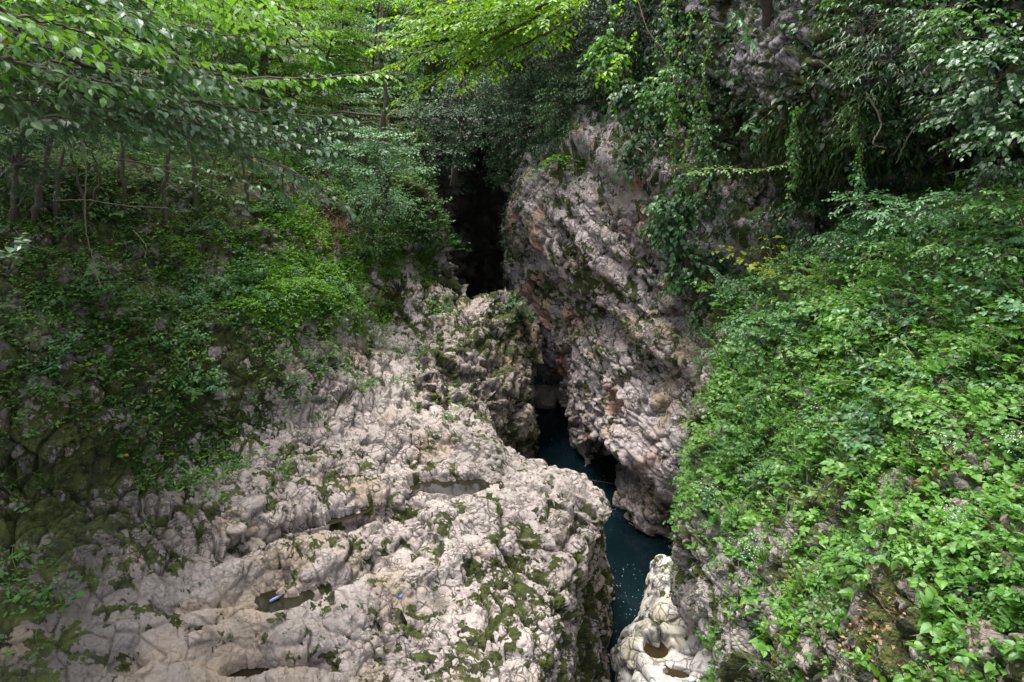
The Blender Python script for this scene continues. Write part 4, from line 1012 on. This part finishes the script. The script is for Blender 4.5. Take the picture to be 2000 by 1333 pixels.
canopy_tree('dark leafy tree at the far left edge', (-11.5, 13, 10), (0, 0, 6), 9, .2, [(60, 120, 13, 150, 90), (160, 210, 14, 120, 50), (-40, 230, 12, 120, 70), (30, 330, 13, 70, 40)], .12, 'dark', .8, 403, over=((-11, 12, 17, 4.5), (-7.5, 11, 17.5, 3.5), (-12, 6, 16, 4), (-8, 5.5, 16.5, 3.2), (-13, 9, 18, 5), (-9.5, 8, 19, 4), (-11.5, 17.5, 18, 3.6), (-15, 19, 18.5, 4.5), (-10.5, 12.5, 17.3, 3.4), (-7.6, 9.5, 17.2, 2.6), (-7, 12, 18, 2.4)))
canopy_tree('shady tree over the hillside path', (-5.0, 27.5, 8.6), (.6, 0, 4.5), 6, .14, [(650, 265, 28, 80, 34), (560, 250, 29, 90, 40)], .14, 'dark', .9, 404, cover=1.6)
canopy_tree('dark layered tree above the head of the gorge slot', (-2.6, 33, 8.5), (.8, -.5, 6), 7, .16, [(850, 215, 31, 70, 30), (905, 260, 31, 70, 26), (860, 300, 30, 60, 24), (930, 190, 32, 60, 30)], .17, 'dark', .9, 405, over=((-1, 32, 16.5, 4.5), (1.5, 29, 17, 3.5)))
canopy_tree('small grey green tree leaning towards the dark slot', (-5.0, 26, 7.9), (.9, -1, 2.2), 3, .09, [(700, 270, 24.5, 55, 26), (760, 285, 24, 60, 28), (725, 325, 23.8, 60, 26), (800, 330, 23.6, 42, 20), (650, 310, 24.5, 45, 26)], .13, 'blue', .75, 406, cover=1.8)
# thin trunks in the shade under the canopy
GT = 'thin dark trunks in the shade on the left'
for k, (a, b, Y, w) in enumerate((((240, 415), (236, 250), 18.6, .10), ((322, 430), (338, 260), 18.2, .10), ((383, 420), (372, 250), 18.8, .11), ((405, 410), (430, 270), 20, .06), ((487, 410), (470, 290), 20.5, .07),
                                  ((60, 420), (130, 150), 15.5, .12), ((100, 430), (150, 180), 16.0, .08), ((20, 420), (60, 150), 15, .12), ((165, 420), (110, 200), 16.6, .06), ((545, 400), (560, 260), 23, .07))):
    A = Q(*a, Y) ; q, _ = LED.at(*a); A = q if np.linalg.norm(q - A) < 6 else A; B = Q(*b, A[1] - .2)
    o = empty('tree', A, 'thin dark tree trunk in the deep shade under the canopy on the left', 'tree', GT)
    r = np.random.default_rng(500 + k); trunk(o, [A - [0, 0, .2], A * .6 + B * .4 + r.normal(0, .10, 3), B], w * .62, w * .35, seed=k, jit=.02)
    LB = Leaves(); clump(LB, None, r, B + [0, 0, .3], (1.1, 1.0, .45), .11, 1.1, .3); LB.build('foliage', LM['dark'], 'diamond', o)
# undergrowth bushes at the back of the left hillside
GU = 'undergrowth bushes behind the left hillside'
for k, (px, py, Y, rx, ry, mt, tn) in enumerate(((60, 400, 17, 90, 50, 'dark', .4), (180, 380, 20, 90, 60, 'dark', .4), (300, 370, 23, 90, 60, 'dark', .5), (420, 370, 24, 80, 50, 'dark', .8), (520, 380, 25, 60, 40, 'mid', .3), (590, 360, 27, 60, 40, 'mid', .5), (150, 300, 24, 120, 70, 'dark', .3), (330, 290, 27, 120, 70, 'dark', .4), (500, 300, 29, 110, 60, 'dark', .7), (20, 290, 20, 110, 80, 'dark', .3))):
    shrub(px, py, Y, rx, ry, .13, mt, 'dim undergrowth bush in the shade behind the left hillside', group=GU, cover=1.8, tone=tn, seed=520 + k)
for k, (px, py, Y, rx, ry, mt, tn, lab) in enumerate(((730, 400, 25.5, 70, 38, 'blue', .4, 'bluish shrub beside the leaf strewn path'), (785, 420, 26.5, 60, 44, 'mid', .6, 'rounded green shrub on the rim of the dark slot'), (818, 460, 26.2, 34, 46, 'mid', .3, 'dark green shrub drooping over the rim of the slot'),
                                                      (720, 470, 24.5, 60, 40, 'mid', .5, 'leafy shrub right of the leaf strewn path'), (742, 528, 24.4, 34, 24, 'mid', .6, 'low shrub above the pale rock steps'), (700, 370, 27, 60, 30, 'blue', .3, 'shrub under the small grey green tree'), (660, 360, 27, 50, 30, 'mid', .3, 'shrub at the head of the path'))):
    shrub(px, py, Y, rx, ry, .10, mt, lab, cover=2.0, tone=tn, seed=540 + k, layered=.2)

# shrubs cloaking the right side of the slot and the cliff
GR = 'dense dark shrubs cloaking the rock right of the slot'
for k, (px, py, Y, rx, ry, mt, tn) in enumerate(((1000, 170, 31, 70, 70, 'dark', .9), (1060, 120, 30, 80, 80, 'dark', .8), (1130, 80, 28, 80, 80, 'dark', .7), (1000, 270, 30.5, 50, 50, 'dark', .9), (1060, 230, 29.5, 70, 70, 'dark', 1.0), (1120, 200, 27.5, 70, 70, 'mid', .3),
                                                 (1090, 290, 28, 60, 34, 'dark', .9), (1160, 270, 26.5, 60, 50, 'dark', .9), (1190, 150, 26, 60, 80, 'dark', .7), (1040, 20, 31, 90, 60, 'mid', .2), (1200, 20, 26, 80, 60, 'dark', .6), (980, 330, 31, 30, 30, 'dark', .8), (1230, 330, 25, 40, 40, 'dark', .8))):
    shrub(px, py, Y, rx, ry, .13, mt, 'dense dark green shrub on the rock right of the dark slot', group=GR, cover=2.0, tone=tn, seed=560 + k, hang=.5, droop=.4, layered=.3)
GV = 'large leaved climbers on the cliff'
for k, (px, py, Y, rx, ry, mt, tn) in enumerate(((1190, 100, 22, 34, 44, 'bright', .1), (1240, 190, 21.5, 44, 40, 'gloss', .4), (1270, 250, 21, 44, 40, 'gloss', .3), (1230, 290, 21.5, 32, 40, 'gloss', .3), (1300, 190, 21, 36, 60, 'mid', .5), (1290, 420, 19.8, 28, 50, 'blue', .6), (1320, 450, 19.6, 34, 44, 'blue', .5), (1340, 380, 19.6, 30, 60, 'dark', .9), (1340, 520, 19, 34, 60, 'dark', .8), (1390, 300, 19.8, 30, 60, 'dark', .7), (1400, 500, 19.4, 30, 60, 'dark', .6), (1380, 600, 18.4, 34, 50, 'dark', .9))):
    shrub(px, py, Y, rx, ry, .17, mt, 'large leaved climber hanging on the cliff face right of the buttress top', 'climber', 'climbing_plant', GV, cover=1.5, tone=tn, seed=580 + k, hang=.7, droop=.5, layered=.1, shape='heart')
for k, (px, py, Y, rx, ry, mt, tn) in enumerate(((1420, 400, 19.6, 40, 40, 'dark', .5), (1450, 470, 19.3, 44, 40, 'moss', .5), (1510, 430, 18.6, 44, 40, 'dark', .7), (1500, 490, 18.2, 50, 30, 'moss', .8), (1570, 420, 18.0, 50, 40, 'dark', .8), (1420, 560, 18.4, 26, 40, 'dark', .8), (1580, 470, 17.4, 50, 28, 'mid', .5))):
    shrub(px, py, Y, rx, ry, .12, mt, 'dark trailing growth filling the hollow between cliff rib and right slope', 'climber', 'climbing_plant', 'trailing growth in the cliff hollow', cover=1.1, tone=tn, seed=660 + k, hang=.9, droop=.7, layered=.0, shape='lance' if mt == 'moss' else 'oval')
GTR = 'leafy climbers at top right'
for k, (px, py, Y, rx, ry, mt, tn, sh) in enumerate(((1690, 60, 15.5, 70, 60, 'gloss', .5, 'lance'), (1740, 130, 15, 70, 60, 'gloss', .4, 'lance'), (1680, 170, 15.5, 50, 70, 'mid', .8, 'lance'), (1690, 240, 15.8, 50, 40, 'mid', .9, 'lance'), (1880, 60, 12.5, 90, 60, 'mid', .5, 'oval'), (1960, 140, 11.5, 90, 80, 'gloss', .3, 'heart'), (1900, 220, 12, 70, 60, 'gloss', .2, 'heart'),
                                                     (1980, 260, 11, 70, 50, 'gloss', .3, 'heart'), (1800, 30, 13.5, 60, 40, 'dark', .9, 'oval'), (1850, 180, 13.5, 60, 50, 'dark', .9, 'oval'), (1640, 20, 16.5, 40, 30, 'mid', .5, 'oval'), (1760, 250, 15.2, 50, 40, 'dark', .8, 'oval'), (1940, 330, 12.5, 60, 30, 'dark', .7, 'oval'))):
    shrub(px, py, Y, rx, ry, .12 if sh != 'lance' else .17, mt, 'leafy climber in the curtain of leaves at top right', 'climber', 'climbing_plant', GTR, cover=1.5, tone=tn, seed=600 + k, hang=.5, droop=.3, layered=.2, shape=sh)
GB_ = 'leafy shoots along the top of the right slope'
for k, (px, py, Y, rx, ry, mt, tn) in enumerate(((1700, 400, 13.8, 70, 34, 'blue', .7), (1780, 420, 12.6, 80, 34, 'blue', .9), (1880, 390, 11.4, 80, 30, 'blue', .9), (1960, 400, 10.6, 70, 34, 'mid', .9), (1640, 470, 15, 60, 40, 'blue', .4), (1560, 520, 16.5, 70, 30, 'mid', .8), (1470, 560, 17.2, 60, 26, 'blue', .7), (1740, 500, 13, 80, 40, 'mid', .8), (1850, 480, 11.4, 60, 34, 'mid', .6), (1470, 640, 15.8, 60, 34, 'blue', .8), (1560, 610, 15, 60, 36, 'blue', .6), (1960, 500, 10.2, 60, 30, 'mid', .4))):
    shrub(px, py, Y, rx, ry, .095, mt, 'arching leafy shoots along the top of the right slope', 'shrub', 'shrub', GB_, cover=1.5, tone=tn, seed=620 + k, hang=.3, droop=.3, layered=.5, shape='oval', zmul=.8)

# ------------------------------------------------------------------ ivy strands and hanging stems
def strand(pts, leaf, mat, label, group, seed, tone=.7, cat='ivy', name='ivy_strand', den=.55, shape='heart', rad=.008, stem=None):
    r = np.random.default_rng(seed); P = curve([Q(*p) for p in pts], 40, .02 if leaf else .006, r)
    o = empty(name, P[0], label, cat, group)
    V, F = tubes([P], [np.linspace(rad, rad * .5, 40)], 4); mesh_obj('stem', V, F, stem or M_TWIG, o)
    d = np.gradient(P, axis=0); L = np.linalg.norm(d, axis=1) * .95 + .02
    sel = r.random(40) < .85
    if leaf:
        LB = Leaves(); m = sel.sum(); az = r.uniform(0, 6.28, m); n = m * 2
        pp = np.repeat(P[sel], 2, 0) + r.normal(0, .02, (n, 3)); az = r.uniform(0, 6.28, n)
        dd = np.stack([np.cos(az), np.sin(az) - .3, r.uniform(-.8, .1, n)], 1)
        twig_leaves(LB, r, pp, dd, .10, leaf, tone, space=den, hang=.5, droop=.4, up=.5, nz=.4)
        LB.build('foliage', LM[mat], shape, o)
    return o
GI = 'ivy strands hanging in front of the cliff'
rs = np.random.default_rng(77)
for k, (px, y0, y1, Y) in enumerate(((1338, 60, 470, 18.8), (1352, 20, 400, 18.7), (1372, -20, 330, 18.6), (1360, 200, 500, 18.5), (1322, 0, 250, 19.2), (1310, 60, 360, 19.6), (1290, 0, 220, 20), (1378, 180, 380, 18.4))):
    x = px; pts = [(x + rs.normal(0, 9), y0 + (y1 - y0) * t, Y - .3 * t) for t in (0, .25, .5, .75, 1)]
    strand(pts, .075, 'mid' if k % 3 else 'gloss', 'thin ivy strand among those hanging in front of the cliff at top centre right', GI, 700 + k, tone=.95)
for k, (px, y0, y1, Y) in enumerate(((1548, 200, 400, 16.0), (1556, 250, 370, 16.1), (1672, 240, 400, 14.6), (1680, 330, 480, 14.2), (1200, 10, 230, 23), (1014, 360, 440, 29), (1018, 370, 430, 28.5))):
    pts = [(px + rs.normal(0, 5), y0 + (y1 - y0) * t, Y) for t in (0, .3, .6, 1)]
    strand(pts, .08 if Y < 20 else .13, 'mid' if k != 3 else 'blue', ('thin creeper hanging below the rock overhang, left one', 'thin creeper hanging below the rock overhang, shorter right one', 'creeper trailing from the lance leaved climbers', 'pale creeper dangling over the slope top', 'creeper on the dark shrubs at top centre',
                                                     'small creeper hanging at the buttress corner beside the slot', 'twin small creeper at the buttress corner')[k], None, 720 + k, tone=.6)
strand([(152, 240, 11), (168, 330, 11), (166, 430, 11), (180, 500, 11), (197, 560, 10.8)], 0, None, 'long bare dead vine hanging at the left', None, 730, cat='vine', name='dead_vine', rad=.015)
strand([(108, 393, 14.5), (170, 392, 14.8), (250, 403, 15.2), (330, 407, 15.6)], 0, None, 'thin bare stick lying level under the left canopy', None, 731, cat='stick', name='stick', rad=.013)
strand([(30, 450, 11.5), (60, 480, 11.4), (110, 493, 11.3)], 0, None, 'short bare twig at the far left below the trees', None, 732, cat='twig', name='twig', rad=.012)
strand([(260, 450, 15), (285, 480, 14.8), (283, 505, 14.6)], 0, None, 'curved bare twig on the dark hillside', None, 733, cat='twig', name='twig', rad=.012)
for k, (pts, lab) in enumerate(((((1690, 180, 14.8), (1720, 240, 14.6), (1705, 280, 14.4), (1730, 290, 14.5)), 'curling bare root on the cliff at top right'), (((1600, 120, 16), (1660, 170, 15.8), (1650, 230, 15.8)), 'bare stem crossing the pale rock of the overhang'),
                                (((1830, 210, 13.4), (1780, 260, 14), (1750, 320, 14.4)), 'slanting bare stem below the top right leaves'), (((1240, -20, 23), (1265, 60, 22.4), (1300, 110, 22), (1330, 210, 21.4)), 'dark bent bough on the cliff at top centre'), (((1180, 240, 24), (1200, 180, 24), (1215, 120, 24)), 'pale bare stem among dark shrubs'))):
    strand(pts, 0, None, lab, None, 740 + k, cat='stem', name='bare_stem', rad=.022)

# ------------------------------------------------------------------ overhanging branches near the camera
def bough(o, LB, tb, r, pts, reach, leaf, tone, droop=.25, rad=.02, step=.13, hang=.45, taper=.75, sub=True, start=.0):
    P = curve([Q(*p) for p in pts], 36, .012, r); S = np.concatenate([[0], np.cumsum(np.linalg.norm(np.diff(P, axis=0), axis=1))])
    tb[0].append(P); tb[1].append(np.linspace(rad, rad * .2, 36))
    n = int(S[-1] * (1 - start) / step); PP, DD, LL = [], [], []
    for k in range(n):
        s = S[-1] * (start + (1 - start) * (k + .5) / n); i = min(np.searchsorted(S, s), 35); T = norm(P[i] - P[i - 1]); q = P[i - 1] + T * (s - S[i - 1])
        sd = norm(np.cross(T, [0, 0, 1])) * (1 if k % 2 else -1); L = reach * (1 - taper * (s / S[-1]) ** 1.5) * r.uniform(.55, 1.1)
        d = norm(T * .75 + sd * .8 + r.normal(0, .15, 3) + [0, 0, .05]); PP.append(q); DD.append(d); LL.append(L)
        if sub and L > leaf * 5:
            m = int(L / (leaf * 1.6))
            for j in range(1, m):
                t = j / m; qq = q + d * t * L; qq[2] -= droop * L * t * t
                s2 = norm(np.cross(d, [0, 0, 1])) * (1 if j % 2 else -1)
                PP.append(qq); DD.append(norm(d * .8 + s2 * .8 + r.normal(0, .15, 3))); LL.append(L * .42 * (1 - t * .5))
    PP, DD, LL = np.array(PP), np.array(DD), np.array(LL)
    a, b = twig_stems(PP, DD, LL, .0045, droop); tb[0].extend(a); tb[1].extend(b)
    PP = np.concatenate([PP, P[-3:-1]]); DD = np.concatenate([DD, np.tile(P[-1] - P[-3], (2, 1))]); LL = np.append(LL, [leaf * 2] * 2)
    twig_leaves(LB, r, PP, DD, LL, leaf, tone + r.normal(0, .12, len(PP)), space=.55, hang=hang, droop=droop, nz=.38, t0=.08)
def bough_tree(label, foot, top, r0, boughs, seed, over=(), mats=('gloss',), oleaf=.3):
    o = empty('overhanging_tree', foot, label, 'tree'); trunk(o, [foot, (np.array(foot) + top) / 2 + [.2, .1, 0], top], r0, r0 * .5, seed=seed)
    r = np.random.default_rng(seed)
    for i, (pts, reach, leaf, tone, mat, kw) in enumerate(boughs):
        LB = Leaves(); tb = ([], []); bough(o, LB, tb, r, pts, reach, leaf, tone, **kw)
        V, F = tubes(*tb, 4); b = mesh_obj('branch', V, F, M_BARK, o); b2 = LB.build('foliage', LM[mat], 'oval', None)
        b2.data.transform(mathutils.Matrix.Translation([-v for v in o.location])); b2.parent = b
    if over:  # unseen crown masses above the frame, added to shade the left side
        LC = Leaves(); li, l2 = [], []
        for (x, y, z, ra) in over:
            clump(LC, None, r, (x, y, z), (ra, ra, ra * .4), oleaf, 1.5, .5, .6, gate=.1)
            li.append(curve([top, (np.array(top) + [x, y, z]) / 2 + [0, 0, .5], (x, y, z)], 8, .05, r)); l2.append(np.linspace(r0 * .5, r0 * .15, 8))
        V, F = tubes(li, l2, 6); mesh_obj('limbs', V, F, M_BARK, o); LC.build('crown', LM['mid'], 'diamond', o)
    return o
B = []
for pts, reach, tone, mat, kw in (
        ([(-250, -60, 6.0), (100, -10, 6.6), (300, 90, 7.2), (440, 150, 7.8), (560, 155, 8.2), (765, 148, 8.8)], .75, .75, 'bright', dict(rad=.03, taper=.75)),
        ([(-250, 20, 5.6), (0, 60, 6.0), (110, 105, 6.4), (330, 190, 7.2), (500, 215, 7.8), (685, 232, 8.4)], .75, .5, 'gloss', dict(rad=.03)),
        ([(-200, 120, 5.6), (80, 160, 6.2), (250, 215, 6.8), (450, 255, 7.4), (655, 300, 8.0)], .7, .4, 'gloss', dict(rad=.022)),
        ([(100, 170, 6.6), (300, 240, 7.2), (450, 290, 7.8), (600, 350, 8.2), (676, 402, 8.4)], .6, .35, 'gloss', dict(rad=.02)),
        ([(-100, -40, 6.8), (200, 30, 7.4), (400, 60, 8.2), (530, 90, 8.6), (620, 110, 9.0)], .8, .5, 'mid', dict(rad=.02)),
        ([(-200, 60, 5.2), (0, 110, 5.5), (140, 150, 5.8), (260, 170, 6.2)], .7, .6, 'mid', dict(rad=.02)),
        ([(-200, 180, 5.4), (-20, 190, 5.8), (100, 205, 6.2), (240, 245, 6.8)], .6, .4, 'gloss', dict(rad=.016)),
        ([(-200, 0, 5.0), (0, 20, 5.2), (150, 60, 5.6), (280, 90, 6)], .7, .7, 'bright', dict(rad=.016)),
        ([(150, 60, 6.6), (350, 130, 7.2), (520, 190, 7.8), (600, 260, 8.2)], .65, .5, 'gloss', dict(rad=.014)),
        ([(200, 150, 6.6), (350, 215, 7.2), (480, 300, 7.8), (560, 380, 8.2)], .5, .4, 'gloss', dict(rad=.014)),
        ([(-100, 80, 7.5), (150, 110, 8), (320, 160, 8.6), (470, 180, 9.2)], .9, .4, 'mid', dict(rad=.02)),
        ([(-100, 20, 8), (150, 40, 8.6), (350, 20, 9.4), (520, 40, 10)], .9, .6, 'bright', dict(rad=.02)),
        ([(-60, 240, 6.8), (120, 230, 7.2), (280, 260, 7.8), (380, 300, 8.2)], .6, .3, 'gloss', dict(rad=.014)),
        ([(100, 120, 7.6), (300, 180, 8.2), (500, 250, 9), (640, 270, 9.6)], .8, .5, 'gloss', dict(rad=.014)),
        ([(-100, -60, 5.6), (100, -30, 6), (240, 20, 6.4), (330, 60, 6.8)], .7, .5, 'gloss', dict(rad=.014)),
        ([(300, -60, 8), (460, 20, 8.8), (560, 60, 9.4), (640, 60, 10)], .8, .8, 'bright', dict(rad=.014)),
        ([(-100, -120, 6.2), (200, -60, 6.8), (450, -10, 7.6), (600, 30, 8.4)], .8, .7, 'bright', dict(rad=.02))):
    kw.setdefault('step', .10); B.append((pts, reach * 1.25, .115, tone, mat, kw))
bough_tree('large overhanging tree whose layered leafy branches fill the top left', (-8.5, 5.0, 8.2), (-6.5, 5.5, 16.0), .26, B, 801, over=((-7, 6, 18, 3.4), (-6.2, 10, 17.8, 3.4), (-9, 10, 18, 3.8), (-8, 2, 17, 3.2), (-11, 5, 17.5, 3.6), (-10, 14.5, 18.5, 3.6)))
bough_tree('slender tree with round pale leaves in the left shade', (-9.3, 16.2, 10.6), (-8.0, 14.2, 12.4), .03,
           [([(215, 310, 14), (300, 325, 13.8), (380, 360, 13.6), (480, 395, 13.5)], .45, .12, .6, 'blue', dict(rad=.02, start=.25, step=.2)), ([(300, 325, 13.8), (400, 330, 13.6), (500, 365, 13.5)], .4, .12, .6, 'blue', dict(rad=.012, start=.2, step=.2))], 802)
BL = []
for pts, reach in (([(1120, 40, 15.4), (1040, 80, 15.8), (980, 110, 16.2), (900, 175, 16.6)], .9), ([(1120, -20, 15.4), (1000, -10, 15.8), (900, 10, 16.4), (800, -5, 17)], 1.3), ([(1250, -60, 14.5), (1060, 10, 15.2), (960, 35, 16), (860, 30, 16.6), (750, 38, 17)], 1.5), ([(1060, 10, 15.2), (950, 60, 15.8), (850, 95, 16.3), (745, 140, 16.8)], 1.3), ([(1060, 30, 15.4), (930, 95, 16), (860, 150, 16.3), (775, 200, 16.6)], 1.1),
                   ([(1150, -60, 15), (980, -40, 16), (860, -30, 17), (730, -20, 18)], 1.6), ([(1020, 30, 15.4), (920, 40, 15.8), (820, 60, 16.4), (722, 98, 16.8)], 1.2), ([(1100, 20, 15.6), (1000, 70, 16), (940, 130, 16.3)], .9)):
    BL.append((pts, reach * 1.25, .13, .6, 'lime', dict(rad=.035, step=.13, droop=.2, hang=.25)))
bough_tree('lime green tree reaching in layered sprays over the gorge at top centre', (6.5, 19.5, 13.5), (4.2, 17.0, 17.2), .16, BL, 803)
# single leafy twigs in front of the cliff
for k, (pts, reach, leaf, mat, lab) in enumerate((([(1330, 342, 17), (1400, 330, 16.8), (1480, 332, 16.5), (1545, 318, 16.3)], .5, .10, 'bright', 'level leafy twig crossing in front of the dark hollow'),
                                                  ([(1380, 520, 17.2), (1440, 560, 17), (1500, 600, 16.6)], .4, .10, 'blue', 'leafy shoot poking left from the top of the right slope'),
                                                  ([(1160, 145, 20), (1200, 130, 20), (1235, 75, 20)], .5, .16, 'lime', 'bright large leaved twig in front of the dark shrubs'),
                                                  ([(1445, 255, 17), (1460, 245, 16.8), (1475, 262, 16.6)], .3, .16, 'blue', 'small fan of broad leaves on the cliff rib'),
                                                  ([(1425, 20, 16), (1440, 40, 15.8), (1465, 75, 15.6)], .35, .17, 'blue', 'broad leaved sprig on the pale overhang at the top'),
                                                  ([(-60, 490, 3.6), (-20, 495, 3.7), (22, 500, 3.8)], .1, .09, 'gloss', 'near leaves poking in at the left edge'))):
    r = np.random.default_rng(830 + k); o = empty('leafy_twig', Q(*pts[0]), lab, 'twig'); LB = Leaves(); tb = ([], [])
    bough(o, LB, tb, r, pts, reach, leaf, .6, sub=False, rad=.01, step=.10, droop=.2); V, F = tubes(*tb, 4); mesh_obj('stem', V, F, M_BARKL, o); LB.build('foliage', LM[mat], 'oval', o)

# ------------------------------------------------------------------ litter and driftwood
M_BLUE = plain('blue plastic', (0.03, 0.14, 0.36), 0.35, 0.2); M_WHITE = plain('white plastic', (0.7, 0.72, 0.75), 0.3, 0.1); M_CLEAR = plain('pale blue plastic', (0.16, 0.20, 0.34), 0.15, 0.2)
def wrapper(q):
    r = np.random.default_rng(4); n = 9; g = np.stack(np.meshgrid(np.linspace(-.11, .11, n), np.linspace(-.07, .07, n)), -1).reshape(-1, 2)
    V = np.c_[g + r.normal(0, .006, g.shape), .05 + .03 * vnoise(np.c_[g * 22, g[:, :1]], 3)] + q
    i = np.arange(n - 1)[:, None] * n; j = np.arange(n - 1)[None]; F = np.stack([i + j, i + j + 1, i + n + j + 1, i + n + j], -1).reshape(-1, 4)
    V = (V - q) * .6 + q
    o = empty('wrapper', q, 'crumpled blue and white wrapper lying on the pale rock ledge', 'wrapper')
    k = (np.arange(len(F)) % (n - 1)) < 3; mesh_obj('foil', V, [F[~k]], M_BLUE, o); mesh_obj('white_edge', V, [F[k]], M_WHITE, o)
q = on(LED, 777, 1167); wrapper(q)
def bottle(q):
    o = empty('bottle', q, 'crushed pale blue plastic bottle floating in the ledge pool', 'bottle')
    prof = [(0, 0), (.035, 0), (.04, .01), (.036, .06), (.040, .10), (.035, .13), (.040, .17), (.03, .20), (.013, .235), (.013, .25)]
    ax = norm(np.array([.8, .6, .15])); P = q + ax * np.array([p[1] for p in prof])[:, None] * .85
    V, F = tubes([P], [np.array([max(p[0], .002) for p in prof]) * .85], 12); mesh_obj('body', V, F, M_CLEAR, o)
    V, F = tubes([np.array([P[-1], P[-1] + ax * .025])], [.014], 10); mesh_obj('cap', V, F, M_BLUE, o)
zz = LPOOLS[2][6] + .02
bottle(QZ(527, 1176, zz))
for k, (pts, lab, rad) in enumerate((([(1118, 925), (1150, 938), (1190, 944), (1228, 958)], 'pale twig floating along the water below the arch', .012), ([(1228, 1022), (1255, 1036), (1290, 1037), (1322, 1040)], 'pale twig floating at the foot of the buttress', .014), ([(1150, 1316), (1172, 1304), (1192, 1298)], 'forked twig on the water at the bottom of the channel', .014))):
    P = curve([QZ(*p, 0.02) for p in pts], 16, .01, np.random.default_rng(k)); o = empty('floating_twig', P[0], lab, 'twig')
    V, F = tubes([P], [np.linspace(rad, rad * .5, 16)], 5); mesh_obj('stick', V, F, M_TWIG, o)
